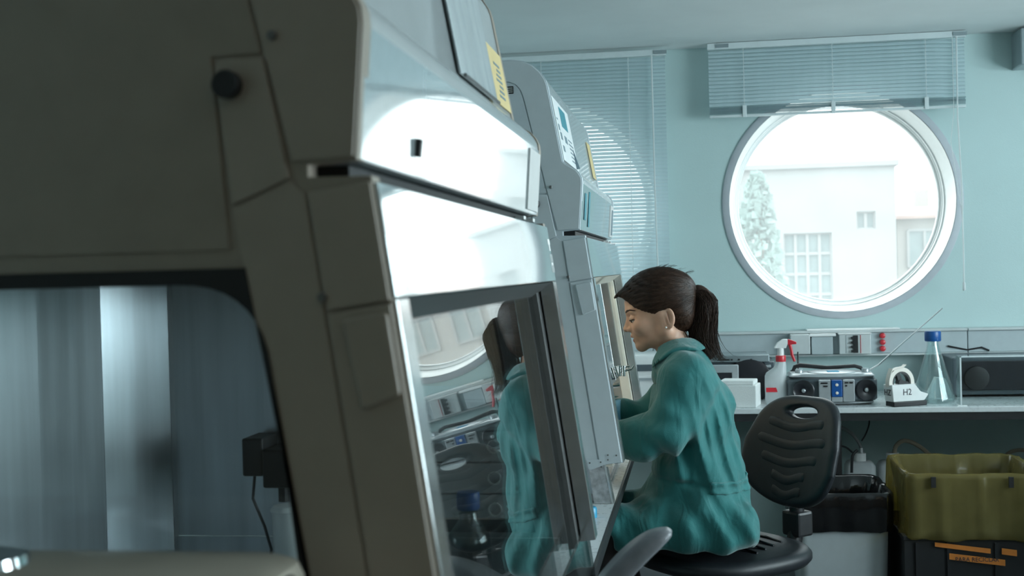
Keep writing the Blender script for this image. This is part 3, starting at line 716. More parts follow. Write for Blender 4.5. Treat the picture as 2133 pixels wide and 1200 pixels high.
# ================================================================== UNDER THE BENCH
def carboy(u, label):
    p = at(u, 985, 5.32); x = p.x
    r = thing('carboy', label, 'bottle', (x, 5.32, .33))
    B().loft([[(x + a, 5.30 + b, z) for a, b in rrect(-.060 + i, .060 - i, -.05 + i, .05 - i, .02 - i * .5)] for z, i in ((.3305, .004), (.336, 0), (.553, 0), (.568, .008), (.574, .018))]).obj('carboy_body', M['hdpe'], r, smooth=True)
    B().lathe([(.026, .5745), (.026, .606)], (x, 5.30, 0), 18).obj('cap', M['white'], r, smooth=True)
    B().lathe([(.006, .6062), (.006, .626)], (x + .008, 5.30, 0), 10).obj('spout', M['white'], r, smooth=True)
    return x
x1 = carboy(1790, 'white plastic carboy behind the black-lined bin, under the bench')
x2 = carboy(1858, 'white plastic carboy just left of the yellow bag, under the bench')
tag(B().box(.56, 1.55, 5.2, 5.37, .31, .33).prism([(.57, 0), (.60, 0), (.60, .31), (.57, .31)], 5.22, 5.36, 'Y').prism([(1.5, 0), (1.53, 0), (1.53, .31), (1.5, .31)], 5.22, 5.36, 'Y').obj('low_shelf', M['edge_dark']), 'low dark shelf under the rear bench carrying the carboys', 'shelf')
def cable(name, pts, r, m, label, cat='tube'):
    P = [Vector(p) for p in pts]; q = []
    for i in range(len(P) - 1):
        p0 = P[max(i - 1, 0)]; p1 = P[i]; p2 = P[i + 1]; p3 = P[min(i + 2, len(P) - 1)]
        for k in range(6):
            t = k / 6; q.append(.5 * ((2 * p1) + (p2 - p0) * t + (2 * p0 - 5 * p1 + 4 * p2 - p3) * t * t + (3 * p1 - p0 - 3 * p2 + p3) * t ** 3))
    q.append(P[-1])
    return tag(B().tube(q, r, 8).obj(name, m, smooth=True), label, cat)
cable('silicone_tube', [at(1863, 955, 5.30), at(1866, 930, 5.30), at(1885, 918, 5.31), at(1915, 930, 5.32), at(1945, 958, 5.32), at(1955, 990, 5.3)], .009, M['tube'], 'brownish silicone tube arching from the right-hand carboy')
cable('silicone_tube', [at(2070, 1040, 5.33), at(2085, 985, 5.33), at(2095, 950, 5.33), at(2120, 938, 5.33), at(2150, 945, 5.33), at(2180, 985, 5.33), at(2190, 1060, 5.33)], .008, M['tube'], 'brownish tube at the right edge above the yellow bag')
cable('hose', [at(1690, 884, 5.2), at(1735, 885, 5.2), at(1770, 900, 5.25), at(1790, 925, 5.3), at(1796, 945, 5.32)], .007, M['tube_grey'], 'grey hose running from the bench leg to the left-hand carboy', 'hose')
cable('black_cable', [at(1811, 866, 5.1), at(1810, 885, 5.12), at(1803, 905, 5.15), at(1795, 918, 5.2)], .0032, M['black'], 'short black cable hanging from the bench above the left-hand carboy', 'cable')
cable('black_cable', [at(1700, 965, 5.0), at(1712, 940, 5.04), at(1735, 928, 5.2), at(1760, 931, 5.22), at(1775, 942, 5.24)], .0042, M['black'], 'black cable curving past the bench leg above the bin', 'cable')
cable('black_cable', [at(1786, 938, 5.24), at(1776, 950, 5.23), at(1774, 985, 5.22)], .006, M['black'], 'thick black cable in front of the left-hand carboy', 'cable')
# ================================================================== HOOD WORKTOP
HZ_ = .800
ht = thing('hood_bench', 'long pale worktop carrying both safety cabinets along the left wall', 'bench', (-.7, 2.7, 0))
B().box(-1.30, -.221, .70, 4.75, HZ_ - .028, HZ_).obj('worktop', M['worktop'], ht)
B().box(-.2208, -.214, .70, 4.75, HZ_ - .030, HZ_ + .0005).obj('edge_strip', M['edge_dark'], ht, bevel=.002)
for y in (.78, 2.72, 4.66):
    for x in (-1.24, -.46):
        B().box(x - .025, x + .025, y - .025, y + .025, 0, HZ_ - .0285).obj('leg', M['black_metal'], ht)
B().box(-.49, -.45, .81, 4.63, HZ_ - .075, HZ_ - .0285).obj('apron', M['edge_dark'], ht)

# ================================================================== SAFETY CABINETS
SA = Vector((-.274, 0, 1.487)); SD = Vector((.1379, 0, -.9904)); SN = Vector((-.9904, 0, -.1379))
def S(t, d):
    p = SA + SD * t + SN * d; return (p.x, p.z)
def SB(b, t0, t1, d0, d1, y0, y1):
    return b.prism([S(t0, d0), S(t1, d0), S(t1, d1), S(t0, d1)], y0, y1, 'Y')
XB = -1.10
FAS = [(-.335, 1.499), (-.292, 1.502), (-.2835, 1.620), (-.2845, 1.632), (-.2895, 1.643), (-.298, 1.6535), (-.325, 1.669)]
SLOPE0, SLOPE1 = (-.331, 1.676), (-.366, 1.872)
TOP = [(-.371, 1.887), (-.383, 1.906), (-.402, 1.924), (-.425, 1.935), (-.455, 1.940), (XB, 1.940)]
def sash_y(t): p = S(t, 0); return p
def cabinet(y0, y1, glass_t1, label, lit):
    c = thing('safety_cabinet', label, 'cabinet', (-.62, (y0 + y1) / 2, HZ_))
    SIDE, COVER = (M['side_lit'], M['cover_lit']) if lit else (M['side_shaded'], M['cover_shaded'])
    # upper hood, one long folded shell; end caps proud of it
    shell = [(XB, 1.42), (-.345, 1.42), (-.345, 1.499)] + FAS + [SLOPE0, SLOPE1] + TOP
    B().prism(shell, y0 + .006, y1 - .006, 'Y').obj('hood_shell', M['hood'], c, smooth=True)
    # glossy fascia sheet on the nose, sloping instrument panel above it
    B().prism([(-.2905, 1.503), (-.2817, 1.6205), (-.2834, 1.6207), (-.2923, 1.5032)], y0 + .014, y1 - .014, 'Y').obj('fascia', M['fascia'], c)
    B().prism([(-.2900, 1.508), (-.2822, 1.614), (-.2800, 1.6138), (-.2878, 1.5078)], y1 - .16, y1 - .02, 'Y').obj('control_plate', M['hood_cover'], c)
    if not lit: B().prism([(-.2895, 1.523), (-.2872, 1.542), (-.2815, 1.541), (-.2838, 1.522)], y0 + .222, y0 + .231, 'Y').obj('lock', M['black'], c)
    B().box(-.343, -.306, y0 + .03, y1 - .002, 1.4885, 1.4985).obj('gap_shade', M['gasket'], c)  # black strip put in the open gap to stand for its shade
    gp = B()
    for k in range(2): gp.box(-.3055, -.290, y1 - .075 - k * .12, y1 - .050 - k * .12, 1.4885, 1.4945)
    gp.obj('sash_clip', M['white'], c)
    # side walls with a round-cornered window each
    outer = [(XB, .905), S(.587, .004), S(0, .004), (-.335, 1.487), (-.335, 1.4985), (-.291, 1.5015), (-.2815, 1.620), (-.2825, 1.6335), (-.288, 1.645), (-.297, 1.656), (-.3235, 1.671), (-.3295, 1.677), (-.3645, 1.872)] + [(-.3695, 1.888), (-.382, 1.908), (-.4015, 1.926), (-.425, 1.937), (-.455, 1.942), (XB, 1.942)]
    for ya, yb, s in ((y0, y0 + .028, -1), (y1 - .028, y1, 1)):
        wx = -.90 if s < 0 else -.66                                # the window in the far wall is shorter
        inner_h = fillet([(wx, .935), (-.326, .935), (-.379, 1.397), (wx, 1.397)], [.03, .035, .085, .05], 9)
        gask = [(wx - .015, .915), (-.306, .915), (-.394, 1.409), (wx - .015, 1.409)]
        gask_h = fillet([(wx + .003, .938), (-.329, .938), (-.381, 1.395), (wx + .003, 1.395)], [.03, .035, .085, .05], 9)
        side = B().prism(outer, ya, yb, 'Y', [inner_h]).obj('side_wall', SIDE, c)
        gy = (ya - .003, ya - .0002) if s < 0 else (ya - .004, ya - .0002)
        B().prism(gask, gy[0], gy[1], 'Y', [gask_h]).obj('window_gasket', M['gasket'], side)
        gi = (yb + .0002, yb + .003)
        if s > 0: gi = gy
        else: B().prism(gask, gi[0], gi[1], 'Y', [gask_h]).obj('window_gasket', M['gasket'], side)
        li = (yb + .0002, yb + .0022) if s < 0 else (ya - .0022, ya - .0002)
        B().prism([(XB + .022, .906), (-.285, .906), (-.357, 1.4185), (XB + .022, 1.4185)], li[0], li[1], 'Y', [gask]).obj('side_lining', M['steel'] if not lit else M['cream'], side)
        B().prism(inner_h, ya + .011, ya + .016, 'Y').obj('side_pane', M['side_glass'], side)
        if s > 0: continue
        # cover plates, screws, knob on the end facing the aisle
        f = ya - .0032; e = ya - .0002
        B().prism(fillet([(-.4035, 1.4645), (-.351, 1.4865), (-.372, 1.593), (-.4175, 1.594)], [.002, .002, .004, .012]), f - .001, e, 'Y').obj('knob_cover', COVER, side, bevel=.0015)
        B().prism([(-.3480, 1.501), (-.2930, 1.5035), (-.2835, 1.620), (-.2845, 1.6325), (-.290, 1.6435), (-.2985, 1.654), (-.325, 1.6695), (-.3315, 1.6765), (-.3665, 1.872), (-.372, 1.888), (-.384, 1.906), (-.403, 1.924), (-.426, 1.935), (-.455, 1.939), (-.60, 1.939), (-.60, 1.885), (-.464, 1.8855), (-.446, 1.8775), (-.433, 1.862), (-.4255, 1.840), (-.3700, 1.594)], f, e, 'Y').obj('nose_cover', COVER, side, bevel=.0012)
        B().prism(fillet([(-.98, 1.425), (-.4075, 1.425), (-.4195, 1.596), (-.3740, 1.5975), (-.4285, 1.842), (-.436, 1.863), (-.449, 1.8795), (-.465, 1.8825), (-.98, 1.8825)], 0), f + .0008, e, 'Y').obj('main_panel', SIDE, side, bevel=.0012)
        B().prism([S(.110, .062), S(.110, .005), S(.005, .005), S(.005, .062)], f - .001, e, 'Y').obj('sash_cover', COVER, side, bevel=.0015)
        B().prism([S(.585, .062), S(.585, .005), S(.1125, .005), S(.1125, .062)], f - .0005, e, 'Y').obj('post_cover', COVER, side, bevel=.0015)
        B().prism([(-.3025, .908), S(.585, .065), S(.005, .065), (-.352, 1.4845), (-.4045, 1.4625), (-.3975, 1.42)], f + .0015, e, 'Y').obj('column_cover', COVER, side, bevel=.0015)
        pd = fillet([S(.120, .0485), S(.120, .008), S(.192, .008), S(.200, .0435)], .004)
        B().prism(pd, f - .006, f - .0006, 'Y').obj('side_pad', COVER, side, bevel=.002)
        B().lathe([(.0125, f - .0012), (.0125, f - .012), (.0105, f - .014), (0, f - .014)], (-.4030, 0, 1.5700), 24, 'Y', False).obj('knob', M['black'], side, smooth=True)
        for x, z in ((-.3625, 1.612), (-.3235, 1.3815)):
            B().lathe([(.0042, f), (.0042, f - .0035), (.003, f - .0045), (0, f - .0045)], (x, 0, z), 14, 'Y', False).obj('screw', M['alu_dark'], side, smooth=True)
        v = B().box(-.4745, -.452, f - .0006, f + .001, 1.8545, 1.8735)
        vent = v.obj('vent_label', M['gasket'], side)
        for k in range(3): B().box(-.4725, -.454, f - .0011, f - .0007, 1.858 + k * .005, 1.860 + k * .005).obj('label_line', M['hood_cover'], vent)
        br = B().prism([(-.286, .9045), (-.246, .9045), (-.2275, HZ_ + .001), (-.2720, HZ_ + .001)], ya + .002, ya + .006, 'Y').obj('bracket', M['steel_spot'], side)
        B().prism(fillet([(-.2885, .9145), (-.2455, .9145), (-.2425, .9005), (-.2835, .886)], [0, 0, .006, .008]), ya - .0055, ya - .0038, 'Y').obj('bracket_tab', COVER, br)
        B().prism([(-.245, .9045), (-.2405, .9045), (-.222, HZ_ + .001), (-.2265, HZ_ + .001)], ya + .001, ya + .05, 'Y').obj('bracket_flange', M['alu'], br)
        for x, z in ((-.280, .906), (-.252, .908), (-.251, .896), (-.2335, .926), (-.2335, .914), (-.212, .925)):
            B().lathe([(.0022, ya - .0056), (.0022, ya - .0066), (0, ya - .0068)], (x, 0, z), 8, 'Y', False).obj('rivet', M['alu_dark'], br)
    # rear wall, chamber back, work tray
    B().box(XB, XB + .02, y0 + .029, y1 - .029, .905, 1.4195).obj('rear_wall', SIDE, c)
    D = y1 - y0
    for (xa, fa), (xb, fb) in (((-1.078, .025), (-1.060, .36)), ((-1.078, .362), (-1.055, .651)), ((-1.060, .653), (-1.064, .838)), ((-1.064, .8395), (-1.004, .960)), ((-1.003, .961), (-1.003, .976))):
        ya, yb = y0 + D * fa, y0 + D * fb
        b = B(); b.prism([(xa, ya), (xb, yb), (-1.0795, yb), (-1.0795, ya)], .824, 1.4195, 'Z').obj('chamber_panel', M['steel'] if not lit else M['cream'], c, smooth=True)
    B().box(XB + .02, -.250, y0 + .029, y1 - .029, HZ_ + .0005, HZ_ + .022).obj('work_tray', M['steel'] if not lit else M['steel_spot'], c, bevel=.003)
    for ya, yb in ((y0 + .03, y0 + .036), (y1 - .036, y1 - .03)):
        B().prism([(XB + .02, HZ_ + .001), (-.252, HZ_ + .001), (-.264, .9045), (XB + .02, .9045)], ya, yb, 'Y').obj('lower_side', M['steel'], c)
    # sash: opaque glossy band, end posts, glass channels and mitred bezel, glass
    SB(B(), .006, .1085, 0, .05, y0 + .004, y1 - .004).obj('sash_band', M['sash_band'], c, bevel=.0012)
    for ya, yb, s in ((y0 + .004, y0 + .080, 1), (y1 - .080, y1 - .004, -1)):
        inn = yb if s > 0 else ya
        yo = (ya, yb) if s > 0 else (yb, ya)
        pst = B()
        SB(pst, .1095, .587, 0, .026, ya if s > 0 else yb - .045, ya + .045 if s > 0 else yb)
        po = pst.obj('sash_post', M['alu'], c, bevel=.0012)
        ch = B(); SB(ch, .1095, .592, .0295, .062, ya, yb)
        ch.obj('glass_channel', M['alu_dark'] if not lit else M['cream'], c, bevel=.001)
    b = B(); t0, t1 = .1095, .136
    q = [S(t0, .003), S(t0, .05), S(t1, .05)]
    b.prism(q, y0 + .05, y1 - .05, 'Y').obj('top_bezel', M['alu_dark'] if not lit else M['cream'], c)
    SB(B(), .115, glass_t1, .0385, .0435, y0 + .081, y1 - .081).obj('sash_glass', M['sash_glass'], c)
    if glass_t1 > .6:
        gl = B(); poly = rrect(y0 + .03, y1 - .012, 0, .105, .022)
        gl.prism(poly, 0, .005, 'X'); me = gl.mesh('lower_glass')
        ang = math.atan2(.1379, .9904)
        # stand the pane in the sash plane, hanging below the posts
        p0 = SA + SD * .668 + SN * .020
        me.transform(Matrix.Translation((p0.x, 0, p0.z)) @ Matrix.Rotation(-ang, 4, 'Y'))
        link_mesh('lower_glass', me, M['sash_glass'], c)
    return c
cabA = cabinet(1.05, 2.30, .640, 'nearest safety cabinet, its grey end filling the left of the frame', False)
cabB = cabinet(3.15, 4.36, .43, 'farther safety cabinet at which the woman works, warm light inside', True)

# things in and on the near cabinet
def slope_pt(f, lift=0):
    """point on the sloping panel above the fascia; f = 0 bottom, 1 top"""
    x = SLOPE0[0] + (SLOPE1[0] - SLOPE0[0]) * f; z = SLOPE0[1] + (SLOPE1[1] - SLOPE0[1]) * f
    return (x + .984 * lift, z + .176 * lift)
def sheet(b, y0, y1, f0, f1, l0, l1):
    return b.prism([slope_pt(f0, l0), slope_pt(f1, l0), slope_pt(f1, l1), slope_pt(f0, l1)], y0, y1, 'Y')
sl = thing('paper_sleeve', 'white papers in a clear sleeve taped on the near cabinet\'s sloping top', 'papers', (-.35, 1.9, 1.70))
sheet(B(), 1.76, 2.07, .06, 1.0, .0012, .0045).obj('paper', M['paper'], sl)
b = B(); n = 12
for l in (.0050, .0058): pass
rg = []
for k in range(n + 1):
    y = 1.745 + .335 * k / n; l = .006 + .004 * (math.sin(k * 1.3) ** 2)
    rg.append([(*[slope_pt(.04, l)[0]], y, slope_pt(.04, l)[1]), (slope_pt(1.0, l)[0], y, slope_pt(1.0, l)[1]), (slope_pt(1.0, l + .001)[0], y, slope_pt(1.0, l + .001)[1]), (slope_pt(.04, l + .001)[0], y, slope_pt(.04, l + .001)[1])])
b.loft([[Vector(p) for p in r_] for r_ in rg]).obj('plastic_sleeve', M['paper_sleeve'], sl, smooth=True)
B().tube([(slope_pt(.035, .010)[0], 1.76, slope_pt(.035, .010)[1]), (slope_pt(.035, .010)[0], 2.07, slope_pt(.035, .010)[1])], .003, 6).obj('binder_strip', M['alu_dark'], sl)
ye = thing('yellow_notice', 'yellow printed notice at the far end of the near cabinet\'s sloping top', 'notice', (-.33, 2.22, 1.68))
sheet(B(), 2.105, 2.275, .08, .62, .0012, .0025).obj('sheet', M['yellow_paper'], ye)
pr = B()
for k in range(7): sheet(pr, 2.16 + .012 * (k % 3), 2.225, .16 + .05 * k, .16 + .05 * k + .022, .0027, .0031)
pr.obj('print', M['print_grey'], ye)
wm = B()
SB(wm, .030, .040, -.0006, -.0001, 2.262, 2.292); SB(wm, .040, .052, -.0006, -.0001, 2.270, 2.286)
SB(wm, .058, .092, -.0006, -.0001, 2.268, 2.274); SB(wm, .074, .079, -.0006, -.0001, 2.274, 2.295); SB(wm, .058, .092, -.0006, -.0001, 2.2895, 2.2953)
mk = wm.obj('white_lettering', M['white'], cabA)

bo = thing('media_bottle', 'clear bottle with blue cap standing inside the near cabinet', 'bottle', (-.40, 2.14, HZ_ + .022))
z0 = HZ_ + .0225
B().lathe([(.001, 0), (.036, 0), (.038, .006), (.038, .107), (.034, .122), (.017, .144), (.016, .162), (.0135, .162), (.0145, .143), (.032, .120), (.0355, .106), (.0355, .008), (.001, .004)], (-.405, 2.13, z0), 30, 'Z', False).obj('glass_body', M['flask_glass'], bo, smooth=True)
B().lathe([(.019, .1625), (.0205, .165), (.0205, .190), (.019, .193)], (-.405, 2.13, z0), 30).obj('screw_cap', M['blue'], bo, smooth=True)
pt = thing('aspirator_pump', 'black pump head with hanging cable fixed inside the near cabinet', 'pump', (-.83, 2.19, .98))
B().box(-.835, -.795, 2.175, 2.262, 1.035, 1.105).obj('pump_head', M['black'], pt, bevel=.004)
B().box(-.793, -.735, 2.165, 2.262, 1.015, 1.085).obj('pump_body', M['black_metal'], pt, bevel=.004)
B().lathe([(.010, .985), (.010, 1.0145)], (-.765, 2.20, 0), 12).obj('nozzle', M['black'], pt)
B().tube([(-.82, 2.20, 1.034), (-.825, 2.20, .99), (-.80, 2.19, .94), (-.785, 2.18, .90), (-.79, 2.17, .85), (-.80, 2.16, .828)], .003, 6).obj('cable', M['black'], pt, smooth=True)
dw = thing('drawer_box', 'grey drawer box with ring pulls standing between the two cabinets', 'drawers', (-.50, 2.68, HZ_))
B().box(-.66, -.345, 2.55, 2.86, HZ_ + .0005, 1.135).obj('case', M['silver_paint'], dw, bevel=.004)
for k in range(5):
    zz = HZ_ + .008 + k * .0655
    d_ = B().box(-.652, -.353, 2.537, 2.5495, zz, zz + .062).obj('drawer', M['silver_paint'], dw, bevel=.003)
    B().lathe([(.0115, 2.5365), (.0145, 2.5365), (.0145, 2.531), (.0115, 2.531), (.0115, 2.5365)], (-.425, 0, zz + .032), 24, 'Y', False).obj('ring_pull', M['white_gloss'], d_, smooth=True)
wv = thing('waste_canister', 'tall pale canister under the black pump head inside the near cabinet', 'canister', (-.76, 2.19, HZ_ + .022))
B().lathe([(.030, 0), (.032, .004), (.032, .140), (.036, .147), (.030, .155)], (-.755, 2.20, HZ_ + .0225), 24).obj('canister', M['white'], wv, smooth=True)
tl = thing('steel_tray', 'bright steel tray lying inside the near cabinet by the rear wall', 'tray', (-.80, 1.6, HZ_ + .022))
B().loft([[(-.80 + a * s, 1.62 + b_ * s, z) for a, b_ in rrect(-.11, .11, -.15, .15, .02)] for s, z in ((.92, HZ_ + .0225), (1, HZ_ + .05), (1.04, HZ_ + .05), (1.04, HZ_ + .048), (1.0, HZ_ + .046), (.90, HZ_ + .0255))]).obj('tray', M['chrome'], tl, smooth=True)
# beige instrument in the near foreground, its top edge along the bottom of the frame
bi = thing('beige_instrument', 'blurred beige instrument top along the bottom left of the frame', 'instrument', (-.62, .93, HZ_))
B().loft([[(-.69 + a, .935 + b_, z) for a, b_ in rrect(-.36 + i, .36 - i, -.085 + i, .085 - i, .03)] for z, i in ((HZ_ + .0005, .004), (HZ_ + .01, 0), (1.150, 0), (1.162, .004), (1.167, .014))]).obj('housing', M['beige'], bi, smooth=True)
B().box(-.352, -.325, .90, .96, 1.150, 1.160).obj('latch', M['chrome'], bi, bevel=.003)
B().lathe([(.045, 1.1675), (.043, 1.175), (.02, 1.181), (0, 1.182)], (-.60, .95, 0), 28, 'Z', False).obj('lid_knob', M['chrome'], bi, smooth=True)

# things on and in the far cabinet
ds = thing('diagram_sheet', 'white sheet with teal diagrams on the far cabinet\'s sloping top', 'notice', (-.33, 3.34, 1.68))
sheet(B(), 3.19, 3.60, .04, .90, .0012, .0022).obj('sheet', M['paper'], ds)
pr = B(); sheet(pr, 3.33, 3.49, .56, .84, .0024, .0028)
pr.obj('print_block', M['print_teal'], ds)
pr = B()
for a, b_, f0, f1 in ((3.22, 3.25, .46, .54), (3.235, 3.275, .34, .44), (3.21, 3.24, .60, .62), (3.34, 3.40, .34, .44), (3.24, 3.28, .18, .26)): sheet(pr, a, b_, f0, f1, .0024, .0028)
for k in range(6): sheet(pr, 3.44, 3.56 - .02 * (k % 2), .12 + .06 * k, .12 + .06 * k + .02, .0024, .0028)
pr.obj('print_marks', M['print_grey'], ds)
B().prism([slope_pt(.05, .0028), slope_pt(.34, .0028), slope_pt(.05, .012)], 3.53, 3.54, 'Y').obj('curled_edge', M['print_grey'], ds)
ys = thing('yellow_strip', 'yellow strip label at the far end of the far cabinet\'s sloping top', 'label', (-.32, 4.1, 1.68))
sheet(B(), 4.17, 4.30, .16, .78, .0012, .0022).obj('strip', M['yellow_paper'], ys)
fl_ = B()
for a, b_, z0_, z1_ in ((3.24, 3.29, 1.53, 1.60), (3.36, 3.40, 1.515, 1.61)):
    fl_.prism([(-.2895 + .066 * (z0_ - 1.4965), z0_), (-.2895 + .066 * (z1_ - 1.4965), z1_), (-.2889 + .066 * (z1_ - 1.4965), z1_), (-.2889 + .066 * (z0_ - 1.4965), z0_)], a, b_, 'Y')
fl_.obj('fascia_label', M['print_teal'], cabB)
B().prism([(-.2885, 1.515), (-.2822, 1.600), (-.2794, 1.5998), (-.2857, 1.5148)], 4.255, 4.31, 'Y').obj('display', M['print_grey'], cabB)
lt = thing('cabinet_lamp', 'fluorescent tube glowing under the roof inside the far cabinet', 'lamp', (-.42, 3.75, 1.41))
B().box(-.455, -.385, 3.26, 4.25, 1.402, 1.4195).obj('lamp_housing', M['white'], lt)
B().tube([(-.42, 3.29, 1.390), (-.42, 4.22, 1.390)], .011, 12).obj('tube', glow_mat('fluorescent', (1.0, .82, .58), 11.0), lt, smooth=True)
cl = thing('lab_clamp', 'small chrome clamp stand in the far cabinet before the woman', 'clamp', (-.345, 3.97, HZ_ + .022))
B().tube([(-.345, 3.97, HZ_ + .03), (-.345, 3.97, 1.13)], .005, 10).obj('rod', M['chrome'], cl, smooth=True)
B().box(-.40, -.29, 3.92, 4.02, HZ_ + .0222, HZ_ + .031).obj('base', M['chrome'], cl, bevel=.003)
q0, q1 = at(1268, 781, 3.97), at(1316, 768, 3.97)
b = B().tube([q0, q1], .0042, 10); b.tube([q0 + Vector((.012, 0, .014)), q1 + Vector((-.006, 0, .009))], .003, 8)
for u in (1290, 1299): p = at(u, 772, 3.97); b.tube([p + Vector((0, 0, -.018)), p + Vector((0, 0, .016))], .006, 10)
b.tube([(-.345, 3.97, q0.z), q0], .004, 8); b.tube([q1, q1 + Vector((.006, 0, .010))], [.003, .001], 8)
b.obj('clamp_jaw', M['chrome'], cl, smooth=True)
p = at(1280, 802, 3.97); b = B().tube([p + Vector((-.03, 0, -.005)), p + Vector((.016, 0, .002))], [.012, .008], 12); b.tube([(-.345, 3.97, p.z), p + Vector((-.02, 0, 0))], .005, 8)
b.obj('clamp_boss', M['chrome'], cl, smooth=True)
gb = thing('blue_cap', 'small blue cap on the pale worktop behind the near cabinet\'s post', 'cap', (-.236, 2.95, HZ_))
p = at(1243, 1078, 2.98)
B().lathe([(.017, HZ_ + .0005), (.017, HZ_ + .022), (.014, HZ_ + .026), (0, HZ_ + .026)], (p.x - .016, 2.98, 0), 20).obj('cap_body', M['cyan'], gb, smooth=True)

# low cupboard added at the right, outside the frame; it keeps the side window's light off the bins
lc = thing('light_blocker', 'added unseen cupboard standing at the right, beyond the edge of the frame', 'blocker', (2.05, 4.05, 0))
B().box(1.80, 2.30, 3.30, 4.82, .06, .985).obj('blocker_body', M['white'], lc, bevel=.004)
B().box(1.82, 2.28, 3.34, 4.78, .0005, .0595).obj('plinth', M['black'], lc)
B().box(1.78, 2.32, 3.28, 4.84, .9855, 1.010).obj('top', M['worktop'], lc, bevel=.003)
for y0_ in (3.32, 3.82, 4.32):
    d_ = B().box(1.782, 1.7995, y0_, y0_ + .48, .08, .97).obj('door', M['white'], lc, bevel=.002)
    B().bar((1.765, y0_ + .06, .75), (1.765, y0_ + .06, .88), .010, .010).bar((1.765, y0_ + .06, .765), (1.782, y0_ + .06, .765), .008, .008).bar((1.765, y0_ + .06, .865), (1.782, y0_ + .06, .865), .008, .008).obj('door_handle', M['chrome'], d_)

# ================================================================== BINS
def wob(k, s):
    k *= .42
    return math.sin(k * 1.7 + s) * .5 + math.sin(k * 3.1 + s * 2.3) * .3 + math.sin(k * 5.3 + s) * .2
bn = thing('waste_bin', 'white waste bin lined with a black bag, beside the chair', 'bin', (.49, 4.50, 0))
bx0, bx1, by0, by1 = .322, .630, 4.32, 4.68
bc = ((bx0 + bx1) / 2, (by0 + by1) / 2); hw, hd_ = (bx1 - bx0) / 2, (by1 - by0) / 2
def rr(i, z, rad=.03, wamp=0, s=0, n=8):
    return [(bc[0] + a * (1 + wamp * wob(k, s)), bc[1] + b_ * (1 + wamp * wob(k, s + 2)), z + wamp * .25 * wob(k * 1.3, s + 4)) for k, (a, b_) in enumerate(rrect(-hw + i, hw - i, -hd_ + i, hd_ - i, rad, n))]
B().loft([rr(.02, .001), rr(.018, .02), rr(0, .60), rr(.004, .60), rr(.022, .03)], True).obj('bin_body', M['bin_white'], bn, smooth=True)
def dense(loop, n=6):
    o = []
    for i in range(len(loop)):
        a = Vector(loop[i]); b_ = Vector(loop[(i + 1) % len(loop)])
        m = max(1, int((b_ - a).length / .012))
        for k in range(m): o.append(a.lerp(b_, k / m))
    return o
def bag(rings_spec, c, hw, hd, rad, mat, name, parent, amp, seed, label=None):
    base = dense([(a, b_, 0) for a, b_ in rrect(-hw, hw, -hd, hd, rad, 6)])
    n = len(base); rings = []
    for ri, (sc_, z, am) in enumerate(rings_spec):
        ring = []
        for k, p in enumerate(base):
            wv_ = wob(k * .9, seed + ri * .35) * am; fold = wob(k * .37 + 2, seed + 1.3) * am
            q = p * (1 + sc_ / max(hw, hd)) ; d = p.normalized()
            ring.append(Vector((c[0] + q.x + d.x * (wv_ + fold), c[1] + q.y + d.y * (wv_ + fold), z + wob(k * .5, seed + 7 + ri) * am * .9)))
        rings.append(ring)
    b = B(); b.loft(rings, False); return b.obj(name, mat, parent, smooth='all', label=label)
bag([(.012, .485, .006), (.016, .50, .006), (.018, .56, .005), (.018, .607, .003), (.010, .618, .003), (-.008, .612, .004), (-.02, .56, .008), (-.035, .45, .012), (-.06, .25, .015), (-.10, .06, .02)], bc, hw, hd_, .03, M['bag_black'], 'bin_bag', bn, .01, 1.0)

yb = thing('yellow_bag_bin', 'waste bin lined with a translucent yellow bag, bottom right', 'bin', (.86, 4.45, 0))
yc = (.890, 4.44); yw, yd = .215, .215
B().loft([[(yc[0] + a, yc[1] + b_, z) for a, b_ in rrect(-yw + i, yw - i, -yd + i, yd - i, .03)] for z, i in ((.492, .035), (.50, .03), (.690, .0), (.690, .003), (.50, .032))], True).obj('bin_body', M['black'], yb, smooth=True)
bag([(.010, .480, .007), (.016, .486, .007), (.010, .512, .006), (.012, .60, .006), (.010, .680, .004), (.005, .698, .004), (-.010, .696, .003), (-.020, .64, .005), (-.042, .56, .006), (-.062, .515, .006)], yc, yw, yd, .035, M['bag_yellow'], 'bin_bag', yb, .01, 4.2)
for x in (.752, .995):
    B().box(x - .0075, x + .0075, yc[1] - yd - .0235, yc[1] - yd - .017, .655, .69).obj('bin_clip', M['gasket'], yb)
cr = thing('black_crate', 'black crate with orange labels under the yellow-lined bin', 'crate', (.88, 4.44, 0))
B().prism([(.66, .0005), (1.09, .0005), (1.09, .475), (.66, .475)], 4.23, 4.245, 'Y').obj('crate_front', M['crate'], cr)
B().box(.66, .675, 4.2455, 4.66, .0005, .475).obj('crate_side', M['crate'], cr); B().box(1.075, 1.09, 4.2455, 4.66, .0005, .475).obj('crate_side', M['crate'], cr)
B().box(.6755, 1.0745, 4.64, 4.655, .0005, .475).obj('crate_back', M['crate'], cr); B().box(.6755, 1.0745, 4.2455, 4.6395, .0005, .015).obj('crate_base', M['crate'], cr)
B().box(.655, 1.095, 4.225, 4.665, .4755, .4905).obj('crate_lid', M['crate'], cr, bevel=.003)
for x in (.70, .80, .95, 1.05): B().box(x - .006, x + .006, 4.222, 4.2295, .01, .47).obj('crate_rib', M['crate'], cr)
l0 = B().prism([(.755, .472), (.93, .452), (.93, .436), (.755, .458)], 4.2195, 4.2215, 'Y').obj('orange_label', M['orange'], cr)
l1 = B().prism([(.965, .454), (1.012, .448), (1.012, .428), (.965, .434)], 4.2195, 4.2215, 'Y').obj('orange_label', M['orange'], cr)
l2 = B().prism([(.80, .436), (.975, .416), (.975, .396), (.80, .416)], 4.2195, 4.2215, 'Y').obj('orange_label', M['orange'], cr)
